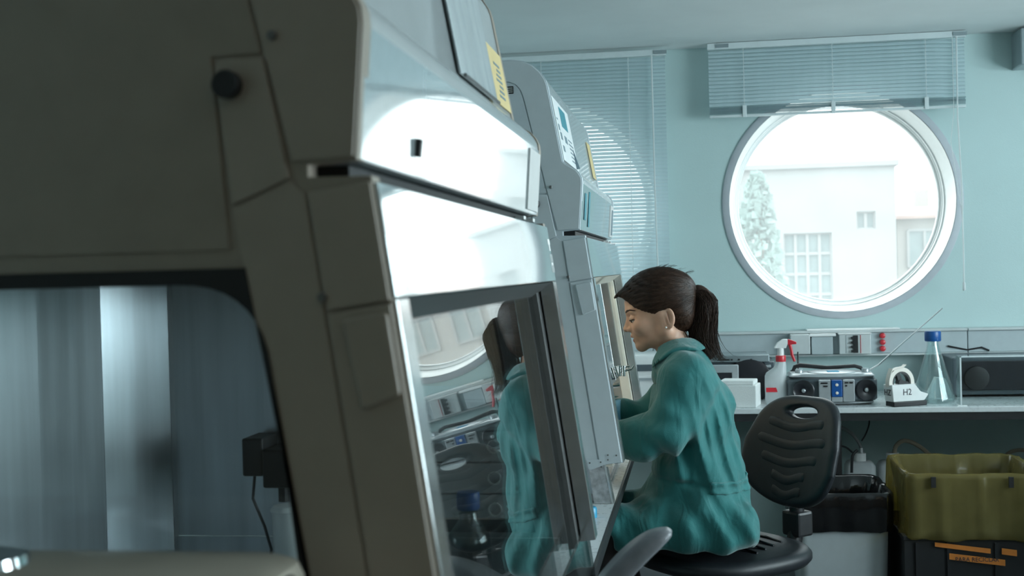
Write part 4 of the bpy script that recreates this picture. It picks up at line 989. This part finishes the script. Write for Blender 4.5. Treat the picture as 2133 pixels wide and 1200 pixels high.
t = text_obj('lettering', 'PARA RECICLAR', .020, (.887, 4.219, .416), R(90), 0, M['ink'], l2, sx_=.95)

# ================================================================== CHAIRS
def chair_back_mesh(cv=.22, wrap=.9, narrow=False):
    """local: x across, z up from the bottom of the pad, -y is the front"""
    xs = np.arange(-.235, .236, .0045); ys = np.arange(-.085, .060 if cv < .5 else .19, .0045); zs = np.arange(-.02, .47, .0045)
    X, Y, Z = grid(xs, ys, zs)
    w_ = np.interp(Z, [0, .05, .14, .24, .33, .42, .44], [.125, .165, .205, .205, .180, .150, .140]).astype(np.float32)
    curve = -wrap * (X ** 2) + cv * (Z - .16) ** 2
    d2x = np.abs(X) - w_; d2z = np.abs(Z - .22) - .22
    a = smax(d2x * .93, d2z, .10)
    th = np.abs(Y - curve) - (.021 - .05 * np.clip(np.abs(X) - .12, 0, 1))
    f = smax(a, th, .028)
    slot = np.sqrt((X / 1.0) ** 2 + ((Z - .372) * 2.6) ** 2) - .062
    if not narrow: f = smax(f, -slot, .022)
    return net_mesh('backrest', f.astype(np.float32), xs, ys, zs)
def rib_mesh(zc, hw, cv=.22):
    b = B(); rings = []
    for k in range(25):
        x = -hw + 2 * hw * k / 24
        z = zc - .009 * math.cos(PI * x / hw * 1.05) + .005 * math.sin(PI * x / hw * 1.0)
        y = -(.9 if cv < .5 else .05) * x * x + cv * (z - .16) ** 2 - .0205
        e = min(1, min(k, 24 - k) / 1.5 + .25)
        rings.append([Vector((x, y - .0085 * e * max(0, math.sin(a)) ** .6 + .004, z + .020 * e * math.cos(a))) for a in [PI * j / 7 for j in range(8)]])
    b.loft(rings); return b.mesh('rib')
def make_chair(label, col, cv=.22):
    c = thing('lab_chair', label, 'chair')
    st = B()
    rings = []
    def sring(rx, ry, z): return [(rx * math.copysign(abs(math.cos(2 * PI * k / 40)) ** .75, math.cos(2 * PI * k / 40)), ry * math.copysign(abs(math.sin(2 * PI * k / 40)) ** .75, math.sin(2 * PI * k / 40)), z + .012 * (math.cos(2 * PI * k / 40) > .0) * 0) for k in range(40)]
    for rx, ry, z in ((.19, .185, .548), (.225, .22, .552), (.236, .232, .566), (.236, .232, .582), (.226, .222, .594), (.205, .20, .597), (.19, .185, .594), (.05, .05, .590)): rings.append(sring(rx, ry, z))
    st.loft(rings); se = st.obj('seat', M[col], c, smooth='all')
    for k in range(4):
        x = .02 + .05 * k
        b = B().tube([(x, -.13 + .02 * k, .594), (x + .006, 0, .597), (x, .13 - .02 * k, .594)], .0035, 6); b.obj('seat_rib', M[col], se, smooth=True)
    me = chair_back_mesh(cv, .9 if cv < .5 else .05, cv > .5)
    tilt = Matrix.Translation((.265, 0, .675)) @ Matrix.Rotation(R(15 if cv < .5 else 8), 4, 'Y') @ Matrix.Rotation(R(90), 4, 'Z') @ Matrix.Diagonal((.95 if cv < .5 else .28, 1, .77, 1))
    tilt = tilt @ Matrix.Diagonal((-1, -1, 1, 1))  # front of the pad towards -x
    me.transform(tilt)
    br = link_mesh('backrest', me, M[col], c, smooth='all')
    for zc, hw in () if cv > .5 else ((.315, .125), (.245, .150), (.175, .125), (.108, .075), (.050, .065)):
        m = rib_mesh(zc, hw, cv); m.transform(tilt); link_mesh('rib', m, M[col], br, smooth=True)
    B().tube([(.10, 0, .535), (.24, 0, .530), (.285, 0, .56), (.300, 0, .64), (.300, 0, .76)], [.020, .022, .024, .024, .018], 10).obj('back_bracket', M['black'], c, smooth=True)
    B().box(.268, .335, -.034, .034, .672, .700).obj('bracket_collar', M['chrome'], c, bevel=.006)
    B().box(.270, .332, -.036, .036, .585, .660).obj('adjuster', M['black'], c, bevel=.008)
    B().tube([(0, 0, .10), (0, 0, .35), (0, 0, .351), (0, 0, .546)], [.026, .026, .017, .017], 16).obj('gas_column', M['chrome'], c)
    B().box(-.10, .12, -.08, .08, .528, .5475).obj('seat_plate', M['black'], c, bevel=.004)
    fr_ = [(.20 * math.cos(2 * PI * k / 32), .20 * math.sin(2 * PI * k / 32), .22) for k in range(33)]
    B().tube(fr_, .010, 8, False).obj('foot_ring', M['chrome'], c, smooth=True)
    for k in range(5):
        a = 2 * PI * k / 5 + .3; d = (math.cos(a), math.sin(a))
        B().tube([(d[0] * .02, d[1] * .02, .10), (d[0] * .28, d[1] * .28, .072)], [.022, .014], 8).obj('leg', M['black'], c, smooth=True)
        cs = B().lathe([(.024, -.011), (.026, -.008), (.026, .008), (.024, .011)], (0, 0, 0), 14, 'Y').mesh('caster'); cs.transform(Matrix.Translation((d[0] * .28, d[1] * .28, .0265)) @ Matrix.Rotation(a, 4, 'Z'))
        link_mesh('caster', cs, M['black'], c, smooth=True)
    return c
ch1 = make_chair('black lab chair with ribbed backrest and hand slot, behind the seated woman', 'chair')
ch2 = make_chair('grey lab chair with narrow curved backrest, its top showing in front of the woman', 'chair_grey', 1.4)
ch1.location = (.052, 3.60, 0); ch1.rotation_euler = (0, 0, R(40))
ch2.location = (-.475, 1.93, 0); ch2.rotation_euler = (0, 0, R(0))
ch1['group'] = ch2['group'] = 'lab chairs'
# ================================================================== THE WOMAN (body, coat, hair by implicit surfaces)
YW = 3.55
PXM = YW / FPX                                             # metres per photo pixel at her distance
def W(u, v, dy=0): p = at(u, v, YW + dy); return (p.x, p.y, p.z)
ho = W(1390, 663)                                          # ear opening, origin of the head frame
fx = Vector(W(1390 - 96.3, 663 + 26.9)) - Vector(ho); fx = fx / fx.length     # forward (chin tucked down)
ux = Vector(W(1390 - 26.9, 663 - 96.3)) - Vector(ho); ux = ux / ux.length     # up
def HP(P):
    """world grid -> head frame in photo pixels (forward, up, side)"""
    dx, dy, dz = P[0] - ho[0], P[1] - YW, P[2] - ho[2]
    return [(dx * fx.x + dz * fx.z) / PXM, (dx * ux.x + dz * ux.z) / PXM, dy / PXM]
def HW(a, b, c): v = Vector((ho[0], YW, ho[2])) + fx * a * PXM + ux * b * PXM; v.y = YW + c * PXM; return v
lady = thing('person', 'woman with a dark brown ponytail in a teal lab coat, seated and looking down', 'person', (.05, YW, .60))

def head_field(Q, detail=True):
    a, b, c = Q; s = np.abs(c); q = [a, b, s]
    f = ell([a, b, c], (8, 42, 0), (70, 60, 54))
    f = smin(f, ell([a, b, c], (36, 2, 0), (43, 50, 44)), 16)
    f = smin(f, rc(q, (8, -22, 36), (63, -38, 6), 13, 12, (1, 1, 1)), 16)            # jaw
    f = smin(f, rc(q, (8, -22, 36), (6, 10, 44), 12, 12), 14)
    f = smin(f, rc(q, (69.5, 33, 5), (62, 34, 29), 8, 7.5), 10)                        # brow
    f = smin(f, ell(q, (54, 0, 30), (17, 15, 15)), 12)                               # cheekbone
    e = ell(q, (84, 19.5, 25), (23, 9.5, 15))                                             # eye hollow
    f = smax(f, -e, 9)
    f = smin(f, rc([a, b, c], (74, 24, 0), (85.5, 3, 0), 4.5, 6.5), 6)              # nose
    f = smin(f, ell([a, b, c], (86, 0, 0), (7.6, 6.2, 8.0)), 4)
    f = smin(f, ell(q, (79.5, -2.5, 8.5), (7, 5.2, 5.0)), 4)
    f = smin(f, ell([a, b, c], (69, -18, 0), (11, 13, 21)), 8)                       # mouth mound
    f = smin(f, ell([a, b, c], (78.5, -16.5, 0), (5.0, 4.4, 14)), 3)                 # lips
    f = smin(f, ell([a, b, c], (75.5, -26.5, 0), (5.2, 4.6, 12.5)), 3)
    f = smax(f, -ell([a, b, c], (82, -21.7, 0), (8, 1.0, 16)), 2)
    f = smax(f, -ell(q, (88.5, -5.2, 4.2), (5, 2.6, 2.2)), 2)                         # nostrils
    f = smin(f, ell([a, b, c], (67, -42, 0), (11, 11, 14)), 10)                      # chin
    # lids over the eyeball, half closed because she looks down
    ball = np.sqrt((a - 63.5) ** 2 + (b - 17.5) ** 2 + (s - 23.5) ** 2)
    lid = np.maximum(ball - 11.0, -(b - 17.2 - .10 * (a - 66)))
    low = np.maximum(ball - 10.7, (b - 12.2))
    f = smin(f, lid, 1.8); f = smin(f, low, 2.5)
    # ear
    er = ell([a * .96 + b * .2 + 4, b * .97 - a * .15 - 1, s - 53 + .28 * (a + 4)], (0, 0, 0), (12.5, 21, 5.5))
    er = smax(er, -ell([a * .96 + b * .2 + 2, b * .97 - a * .15 - 3, s - 58 + .28 * (a + 4)], (0, 0, 0), (7.5, 14, 6.5)), 2.5)
    er = smin(er, rc([a, b, s], (-1, 11, 53.5), (-3, -9, 55), 2.6, 2.2), 2)
    f = smin(f, er, 3.5)
    f = smin(f, rc(q, (3, -4, 46), (5, 4, 46), 5, 4), 5)                              # tragus
    return f * PXM

# ---- body skin: head and neck fine, the rest under the coat coarser
hx0, hx1 = ho[0] - .150, ho[0] + .115; hz0, hz1 = ho[2] - .135, ho[2] + .145
fine = .0023
xs = np.concatenate([np.arange(-.42, hx0, .011), np.arange(hx0, hx1, fine), np.arange(hx1, .22, .011)])
ys = np.concatenate([np.arange(3.22, YW - .085, .011), np.arange(YW - .085, YW + .085, fine), np.arange(YW + .085, 3.89, .011)])
zs = np.concatenate([np.arange(.12, hz0, .011), np.arange(hz0, hz1, fine)])
P = grid(xs, ys, zs)
f = np.full(P[0].shape, 1.0, np.float32)
def limb(pts, k=.03):
    global f
    for i in range(len(pts) - 1):
        (p, r0), (q, r1) = pts[i], pts[i + 1]
        f = smin(f, rc(P, p, q, r0, r1), k)
f = np.minimum(f, rc(P, W(1425, 775), W(1440, 850), .07, .095, (1, 1.5, 1)))
f = smin(f, rc(P, W(1440, 850), W(1458, 985), .095, .085, (1, 1.35, 1)), .04)
f = smin(f, rc(P, W(1458, 985), W(1462, 1065), .085, .105, (1, 1.4, 1)), .05)
for s in (-1, 1):
    limb([(W(1420, 775, 0), .05), (W(1430, 790, s * .14), .05)])
limb([(W(1430, 790, -.155), .048), (W(1398, 898, -.19), .036), (W(1262, 915, -.12), .024)])
limb([(W(1420, 790, .155), .048), (W(1345, 866, .20), .036), (W(1262, 858, .12), .024)])
for s in (-1, 1):
    kz = W(1262, 1082)
    limb([(W(1460, 1080, s * .085), .068), ((kz[0], YW + s * .10, kz[2]), .055), ((-.20, YW + s * .10, .34), .045), ((-.17, YW + s * .10, .20), .030)], .04)
    limb([((-.16, YW + s * .10, .185), .032), ((-.33, YW + s * .12, .165), .026)], .03)
f = smin(f, rc(P, W(1395, 700), W(1422, 775), .047, .055), .03)                       # neck
ix = (xs >= hx0 - .012) & (xs <= hx1 + .012); iy = (ys >= YW - .095) & (ys <= YW + .095); iz = zs >= hz0 - .012
sl_ = np.ix_(ix, iy, iz); Ph = [p[sl_] for p in P]
hf = head_field(HP(Ph)).astype(np.float32)
f[sl_] = smin(f[sl_], hf, .022)
me = net_mesh('body', f, xs, ys, zs)
body = link_mesh('body', me, [M['skin'], M['lips'], M['trousers'], M['shoe']], lady, smooth='all')
me = body.data
n = len(me.polygons); cen = np.empty(n * 3, np.float32); me.polygons.foreach_get('center', cen); cen = cen.reshape(-1, 3) + np.array(lady.location, np.float32)
Qc = HP([cen[:, 0], cen[:, 1], cen[:, 2]]); mi = np.zeros(n, np.int32)
lipm = ((np.abs(Qc[2]) < 13) & (Qc[0] > 70) & (Qc[1] < -13.2 - .02 * Qc[2] ** 2 * .3) & (Qc[1] > -31 + .02 * Qc[2] ** 2))
mi[lipm] = 1; mi[cen[:, 2] < .80] = 2; mi[cen[:, 2] < .215] = 3
me.polygons.foreach_set('material_index', mi); me.update()
for s in (-1, 1):
    e = B().sphere(HW(63.5, 17.5, s * 23.5), 10.3 * PXM, 20, 12).obj('eyeball', M['eye_white'], lady, smooth=True)
    d = (fx * .86 - ux * .36 + Vector((0, s * .38, 0))).normalized()
    B().sphere(HW(63.5, 17.5, s * 23.5) + d * 6.2 * PXM, 4.9 * PXM, 14, 9).obj('iris', M['iris'], e, smooth=True)
    # eyebrow and lashes
    br = B(); pts = [HW(78.6, 33, s * 7), HW(77.6, 35.5, s * 15), HW(74.4, 37.5, s * 24), HW(67.4, 37.5, s * 35), HW(57, 34, s * 43)]
    br.tube(pts, [1.5 * PXM, 2.1 * PXM, 2.2 * PXM, 1.7 * PXM, .6 * PXM], 6); br.obj('eyebrow', M['hair'], lady, smooth=True)
    la = B(); la.tube([HW(71.0, 17.6, s * 15), HW(75.0, 17.0, s * 21), HW(73.8, 16.6, s * 28), HW(67.5, 16.8, s * 33.5), HW(63.5, 16, s * 36)], [.6 * PXM, 1.3 * PXM, 1.5 * PXM, 1.4 * PXM, .6 * PXM], 5); la.obj('eyelashes', M['hair'], lady, smooth=True)
    B().sphere(HW(5.5, -15.5, s * 55), 2.1 * PXM, 12, 8).obj('earring', M['pearl'], lady, smooth=True)

# ---- hair: pulled-back cap
cx = np.arange(ho[0] - .160, ho[0] + .125, .0026); cy = np.arange(YW - .100, YW + .100, .0026); cz = np.arange(ho[2] - .10, ho[2] + .165, .0026)
P = grid(cx, cy, cz); Q = HP(P); a, b, c = Q; s = np.abs(c)
cap = ell([a, b, c], (9, 46, 0), (78, 63.5, 60))
cap = smin(cap, ell([a, b, c], (-26, 8, 0), (37, 46, 45)), 22)
cap = smin(cap, ell([a, b, c], (-48, 44, 0), (20, 30, 26)), 22)
cap = smin(cap, ell([a, b, c], (70, 62, 0), (22, 17, 34)), 14)                          # fringe swept up at the front
cap = smin(cap, ell([a, b, s], (84, 66, 10), (11, 8, 16)), 9)
# combed grooves: run from the hairline back to the tie
tie = (-57, 34)
ang = np.arctan2(b - tie[1], a - tie[0]); rad_ = np.hypot(a - tie[0], b - tie[1])
flow = np.arctan2(c, (b - tie[1]) * 1.0 + 45)
g = np.sin(ang * 47 + 1.7 * np.sin(flow * 9) + .02 * rad_) * .55 + np.sin(ang * 83 + flow * 31) * .35 + np.sin(flow * 60 + ang * 13) * .45
cap = cap + g * np.clip(rad_ / 60, .25, 1) * .75
line = np.interp(a, [-60, -12, 0, 10, 19, 41, 59, 74, 84], [-42, -34, -6, 17.5, 15, 28, 41, 60.5, 70]).astype(np.float32)
line = line + np.clip(46 - s, 0, 46) * np.interp(a, [0, 30, 60, 75, 90], [0, .10, .30, .10, -.05]).astype(np.float32)
cut = (line - b) * .75 + .8 * np.sin(a * 1.1 + s * .4)
cap = smax(cap, cut, 4)
er = ell([a * .96 + b * .2 + 4, b * .97 - a * .15 - 1, s - 56], (0, 0, 0), (14, 22, 14))
cap = smax(cap, -er, 3)
hair = link_mesh('hair', net_mesh('hair', (cap * PXM).astype(np.float32), cx, cy, cz), M['hair'], lady, smooth='all')
B().lathe([(14 * PXM, -5 * PXM), (17 * PXM, -3 * PXM), (17 * PXM, 3 * PXM), (14 * PXM, 5 * PXM)], W(1443, 612), 20, 'X').obj('hair_tie', M['black'], hair, smooth=True)
pt_ = B(); r_ = random.Random(3)
cl_ = [W(1438, 608), W(1455, 606), W(1468, 625), W(1467, 655), W(1463, 690), W(1466, 722), W(1480, 748)]
tr_ = [12, 20, 25, 25, 24, 22, 12]
tr_ = [8, 16, 23, 25, 24, 22, 12]
def cat(P_, n_):
    o_ = []
    for i_ in range(len(P_) - 1):
        p0, p1, p2, p3 = [Vector(P_[min(max(i_ + d_, 0), len(P_) - 1)]) for d_ in (-1, 0, 1, 2)]
        for k_ in range(n_):
            t_ = k_ / n_; o_.append(.5 * (2 * p1 + (p2 - p0) * t_ + (2 * p0 - 5 * p1 + 4 * p2 - p3) * t_ ** 2 + (3 * p1 - p0 - 3 * p2 + p3) * t_ ** 3))
    return o_ + [Vector(P_[-1])]
cs_ = cat(cl_, 6); rs_ = [float(np.interp(k_ / 6, range(7), tr_)) for k_ in range(37)]
pt_.tube(cs_, [x * PXM * .84 for x in rs_], 20)
tail = pt_.obj('ponytail', M['hair_tail'], hair, smooth='all')
st = B()
for k in range(760):
    a0 = r_.random() * 2 * PI; rr_ = math.sqrt(r_.random()) if k % 3 else 1.0; ph = r_.random() * 6; fly = max(0, r_.gauss(0, 1)) if k % 4 == 0 else 0
    pts = []; L = r_.uniform(.72, 1.08)
    for j in range(13):
        t = j / 12 * L; i_ = min(35, int(min(t, .999) * 36)); ff = min(t, 1.0) * 36 - i_
        cc = cs_[i_].lerp(cs_[i_ + 1], ff); rad = (rs_[i_] + (rs_[i_ + 1] - rs_[i_]) * ff) * PXM
        rad = max(rad, (6 + 8 * min(1, t * 4)) * PXM) * (1 + .25 * max(0, t - .5)); aa = a0 + .5 * math.sin(t * 5 + ph)
        over = max(0, t - 1.0)
        pts.append(cc + Vector((math.cos(aa) * rad * rr_ + fly * .012 * t ** 3 + .022 * t ** 4 * (.3 + .5 * math.cos(a0)) + .004 * math.sin(t * 9 + ph * 2), math.sin(aa) * rad * rr_ * 1.15, .003 * math.sin(t * 8 + ph) - over * .10 + fly * .004 * t ** 2)))
    st.tube(pts, [.0007] * 4 + [.0008] * 5 + [.0007, .0006, .0004, .0002], 3, False)
so = st.obj('hair_strands', M['hair_tail'], tail, smooth='all'); so['kind'] = 'stuff'
st = B()
for k in range(60):                                                                         # short loose hairs at temple, crown and nape
    t = k / 60; a0 = -60 + 130 * r_.random(); b0 = 46 + 61 * math.sqrt(max(0, 1 - ((a0 - 9) / 80) ** 2)); c0 = r_.uniform(-30, 30)
    h = math.sqrt(max(0, 1 - (c0 / 60) ** 2)); p = HW(a0, 46 + (b0 - 46) * h, c0)
    st.tube([p, p - fx * .012 + ux * r_.uniform(.001, .004), p - fx * .028 + ux * r_.uniform(.0, .006)], [.0004, .0004, .0002], 3, False)
for k in range(24):
    p = HW(r_.uniform(-46, -20), r_.uniform(-42, -26), r_.uniform(-28, 28)); st.tube([p, p + Vector((.006, r_.uniform(-.006, .006), -.012)), p + Vector((.010, r_.uniform(-.01, .01), -.026))], [.0008, .0007, .0003], 3, False)
so = st.obj('flyaway_hairs', M['hair_tail'], hair, smooth='all'); so['kind'] = 'stuff'

# combed strands lying on the cap, from the hairline back to the tie
rg = np.random.default_rng(5); n_s = 1300
d0 = rg.normal(size=(n_s, 3)); d0[:, 0] = np.abs(d0[:, 0]) * .9 - .25; d0[:, 1] = d0[:, 1] * .9 + .35
d0 /= np.linalg.norm(d0, axis=1)[:, None]
cen0 = np.array([5., 40., 0.])
def cap_plain(q):
    a, b, c = q[..., 0], q[..., 1], q[..., 2]
    k = ell([a, b, c], (9, 46, 0), (78, 63.5, 60)); k = smin(k, ell([a, b, c], (-26, 8, 0), (37, 46, 45)), 22)
    k = smin(k, ell([a, b, c], (-48, 44, 0), (20, 30, 26)), 22); return smin(k, ell([a, b, c], (70, 62, 0), (22, 17, 34)), 14)
def to_surf(dirs):
    lo = np.zeros(dirs.shape[:-1]); hi = lo + 140
    for _ in range(22):
        m = (lo + hi) / 2; v = cap_plain(cen0 + dirs * m[..., None]) < .3
        lo = np.where(v, m, lo); hi = np.where(v, hi, m)
    return cen0 + dirs * lo[..., None]
s0 = to_surf(d0); tgt = np.array([-62., 36., 0.])
T = np.linspace(0, .96, 13)[None, :, None]
mid = s0[:, None, :] * (1 - T) + tgt * T + np.array([0, 1., 0]) * (np.sin(PI * T) * rg.normal(size=(n_s, 1, 1)) * 3) + np.array([0, 0, 1.]) * np.sin(PI * T) * rg.normal(size=(n_s, 1, 1)) * 3
dm = mid - cen0; dm /= np.linalg.norm(dm, axis=2)[:, :, None] + 1e-9
pth = to_surf(dm)
hl = np.interp(s0[:, 0], [-60, -12, 0, 10, 19, 41, 59, 74, 84], [-42, -34, -6, 17.5, 15, 28, 41, 60.5, 70]) + np.clip(46 - np.abs(s0[:, 2]), 0, 46) * np.interp(s0[:, 0], [0, 30, 60, 75, 90], [0, .10, .30, .10, -.05])
st = B()
for i in range(n_s):
    if s0[i, 1] < hl[i] + 1.5 or (pth[i, :, 1] < np.interp(pth[i, :, 0], [-60, -12, 0, 10, 19, 41], [-40, -30, 2, 20, 16, 28])).any(): continue
    st.tube([HW(*p) for p in pth[i]], [.0003] + [.0006] * 11 + [.0004], 3, False)
so = st.obj('combed_hairs', M['hair_strand'], hair, smooth='all'); so['kind'] = 'stuff'

# ---- lab coat
xs = np.arange(-.345, .225, .0052); ys = np.arange(3.235, 3.870, .0055); zs = np.arange(.505, 1.215, .0052)
P = grid(xs, ys, zs); X, Y, Z = P
def U(p): return p
f = rc(P, W(1421, 762), W(1440, 850), .072, .106, (1, 1.75, 1))
f = smin(f, rc(P, W(1440, 850), W(1461, 985), .108, .116, (1, 1.42, 1)), .05)
f = smin(f, rc(P, W(1461, 985), W(1468, 1080), .114, .136, (1, 1.40, 1)), .05)
f = smin(f, rc(P, W(1424, 975), W(1392, 1050), .082, .085, (1, 1.5, 1)), .04)
for s in (-1, 1):
    f = smin(f, rc(P, W(1418, 762, s * .04), W(1432, 795, s * .150), .060, .070), .04)
armn = rc(P, W(1432, 795, -.160), W(1396, 893, -.195), .072, .062)
armn = smin(armn, rc(P, W(1396, 893, -.195), W(1340, 912, -.165), .062, .060), .03)
armn = smin(armn, rc(P, W(1340, 912, -.165), W(1262, 915, -.12), .060, .050), .03)
armf = rc(P, W(1420, 795, .160), W(1352, 868, .200), .066, .050)
armf = smin(armf, rc(P, W(1352, 868, .200), W(1262, 858, .12), .050, .040), .03)
f = smin(f, armn, .028); f = smin(f, armf, .03)
kz = W(1275, 1088)
for s in (-1, 1):
    f = smin(f, rc(P, W(1460, 1088, s * .085), (kz[0], YW + s * .105, kz[2]), .104, .068), .045)
# skirt of the coat hanging beside the thighs and over the seat
for s in (-1, 1):
    f = smin(f, rc(P, W(1300, 1118, s * .155), W(1540, 1108, s * .165), .034, .045), .06)
f = smin(f, rc(P, W(1540, 1095, -.12), W(1540, 1095, .12), .050, .050), .05)
wc = W(1262, 900)[0]
f = smax(f, wc - X, .006)                                                                     # sleeve openings
hem = W(1450, 1143, -.12)[2]
f = smax(f, hem + .010 * np.sin(Y * 23) * .3 - Z, .008)
# front edge of the coat over the lap
f = smax(f, (W(1278, 1090)[0] + .25 * (Z - W(1278, 1090)[2]) * -1 - X) * .9, .01)
# folds
du = X - W(1440, 900)[0]; dv = W(1440, 900)[2] - Z
def gauss(x, s_): return np.exp(-(x / s_) ** 2)
near = Y < YW
back = 1 / (1 + np.exp(-(du - .01) / .02)) * gauss(dv - .00, .16)
lean = du - .38 * dv
fold = (np.abs(np.sin(lean * 88 + 9 * (Y - YW) + 1.2 * np.sin(dv * 14))) - .55) * .0075 * back
fold += .004 * np.sin(lean * 60 + 28 * (Y - YW) + 2.0 * np.sin(dv * 9 + 1)) * back
se = W(1405, 905)
ed = np.sqrt((X - se[0]) ** 2 + (Z - se[2]) ** 2)
fold += .0055 * np.sin(78 * ((X - se[0]) * .75 + (Z - se[2]) * .62) + 2.2 * np.sin((X - Z) * 20)) * gauss(ed - .045, .055) * (np.abs(Y - YW) > .08)
fold += .004 * np.sin((X - .6 * Z) * 64 + Y * 18 + 1.5 * np.sin(Z * 22)) * gauss(dv - .15, .09) * gauss(du + .02, .12)
fold += .006 * np.sin(X * 62 + Y * 10 + 1.6 * np.sin(Z * 26 + X * 10)) * gauss(dv - .26, .07)
fold += .003 * np.sin(X * 30 - Z * 46 + Y * 21) + .002 * np.sin(X * 71 + Z * 33 + Y * 54)
# seam around the armhole and pinched waist
ws = W(1500, 996)
wl = (Z - ws[2]) + .10 * (X - ws[0])
fold += .006 * gauss(wl, .010)
body_0 = f.copy()
f = f + fold
body_c = f.copy()
# neck opening
ncn = W(1400, 700); nc2 = W(1425, 772)
f = smax(f, -rc(P, ncn, nc2, .062, .050), .01)
coat = link_mesh('lab_coat', net_mesh('lab_coat', f.astype(np.float32), xs, ys, zs), M['coat'], lady, smooth='all')
# belt band: a shell around the waist
bel = smax(body_c - .0055, np.abs(wl) - .0165, .004)
bel = smax(bel, -(body_c + .006), .003)
bel = smax(bel, (W(1478, 1000)[0] - .02 * 0 - X), .004)
link_mesh('belt', net_mesh('belt', bel.astype(np.float32), xs, ys, zs), M['coat'], coat, smooth='all')
B().loft([[Vector(W(1538, 976, d)), Vector(W(1557, 984, d)), Vector(W(1553, 998, d)), Vector(W(1540, 1010, d))] for d in (-.05, .05)]).obj('belt_tab', M['coat'], coat, bevel=.003)
# collar
xs2 = np.arange(-.185, .045, .0035); ys2 = np.arange(YW - .135, YW + .135, .0035); zs2 = np.arange(1.03, 1.235, .0035)
P2 = grid(xs2, ys2, zs2)
o1 = rc(P2, W(1404, 690), W(1418, 775), .058, .084, (1, 1.25, 1)); i1 = rc(P2, W(1403, 686), W(1417, 775), .052, .076, (1, 1.25, 1))
cf = smax(o1, -i1, .004)
# upper rim runs from the nape down to the front opening
q0, q1 = W(1447, 708), W(1352, 762)
sl2 = (q1[2] - q0[2]) / (q1[0] - q0[0])
rim = (P2[2] - (q0[2] + sl2 * (P2[0] - q0[0]))) * .85
cf = smax(cf, rim, .005)
cf = smax(cf, -(rim + .052), .006)
cf = smax(cf, (W(1362, 740)[0] - .16 * np.clip(.05 - np.abs(P2[1] - YW), 0, 1) * 0 - P2[0]) * .7 - .012, .004)
link_mesh('collar', net_mesh('collar', cf.astype(np.float32), xs2, ys2, zs2), M['coat'], coat, smooth='all')
# turned-down collar: a second layer lying on the coat above a line from the nape to the chest
cl2 = [W(*p) for p in ((1318, 838), (1338, 803), (1354, 772), (1376, 747), (1402, 733), (1430, 726), (1456, 726))]
zl = np.interp(X, [p[0] for p in cl2], [p[2] for p in cl2]).astype(np.float32)
fl_c = smax(body_0 - .010, (zl - Z) * .7, .003)
fl_c = smax(fl_c, -(body_0 + .004), .002)
fl_c = smax(fl_c, -rc(P, ncn, nc2, .060, .052), .004)
fl_c = smax(fl_c, Z - W(1400, 700)[2], .004)
gap_ = .062 - np.abs(Y - YW) - np.clip((W(1352, 790)[2] - Z) * -1.1, -.06, .2) * 0
fl_c = smax(fl_c, np.where(X < W(1372, 740)[0], gap_ - .05 + np.clip((Z - W(1350, 850)[2]) * .30, 0, .05), -1), .004)
fl_c = smax(fl_c, np.abs(Y - YW) - .135, .006)
link_mesh('collar_fold', net_mesh('collar_fold', fl_c.astype(np.float32), xs, ys, zs), M['coat'], coat, smooth='all')

# ---- gloved hands, curled around a small vial each, inside the far cabinet
def glove(wr, tip_dir, side):
    """wr: wrist; hand runs along -x; side: +1 thumb towards +y"""
    wr = Vector(wr); gx = np.arange(wr.x - .205, wr.x + .055, .0028); gy = np.arange(wr.y - .07, wr.y + .07, .0028); gz = np.arange(wr.z - .095, wr.z + .055, .0028)
    G = grid(gx, gy, gz); o = lambda x, y, z: (wr.x - x, wr.y + side * y, wr.z + z)
    f = rc(G, o(-.045, 0, 0), o(.0, 0, 0), .033, .027, (1, 1.1, 1))
    f = smin(f, rc(G, o(.02, 0, -.002), o(.075, 0, -.008), .020, .024, (1, 1.55, 1)), .02)
    for i, (y, l) in enumerate(((.027, .9), (.009, 1.0), (-.010, .93), (-.028, .74))):
        k = o(.088, y, -.010); m = o(.088 + .040 * l, y * 1.02, -.024); n2 = o(.088 + .048 * l, y, -.050 * l - .004); t = o(.088 + .030 * l, y * .95, -.066 * l)
        g_ = rc(G, o(.06, y * .8, -.006), k, .012, .0108); g_ = smin(g_, rc(G, k, m, .0105, .0092), .006)
        g_ = smin(g_, rc(G, m, n2, .0092, .0082), .005); g_ = smin(g_, rc(G, n2, t, .0082, .007), .004)
        f = smin(f, g_, .006)
    th = rc(G, o(.020, .024, -.010), o(.058, .043, -.028), .014, .0115); th = smin(th, rc(G, o(.058, .043, -.028), o(.088, .034, -.046), .011, .0092), .006); th = smin(th, rc(G, o(.088, .034, -.046), o(.104, .022, -.056), .009, .0075), .005)
    f = smin(f, th, .010)
    f = smin(f, np.abs(G[0] - (wr.x + .040)) * 0 + rc(G, o(-.047, 0, 0), o(-.042, 0, 0), .0355, .0355, (1, 1.1, 1)), .004)
    link_mesh('glove', net_mesh('glove', f.astype(np.float32), gx, gy, gz), M['glove'], lady, smooth='all')
glove(W(1258, 915, -.12), None, 1)
glove(W(1258, 858, .12), None, -1)
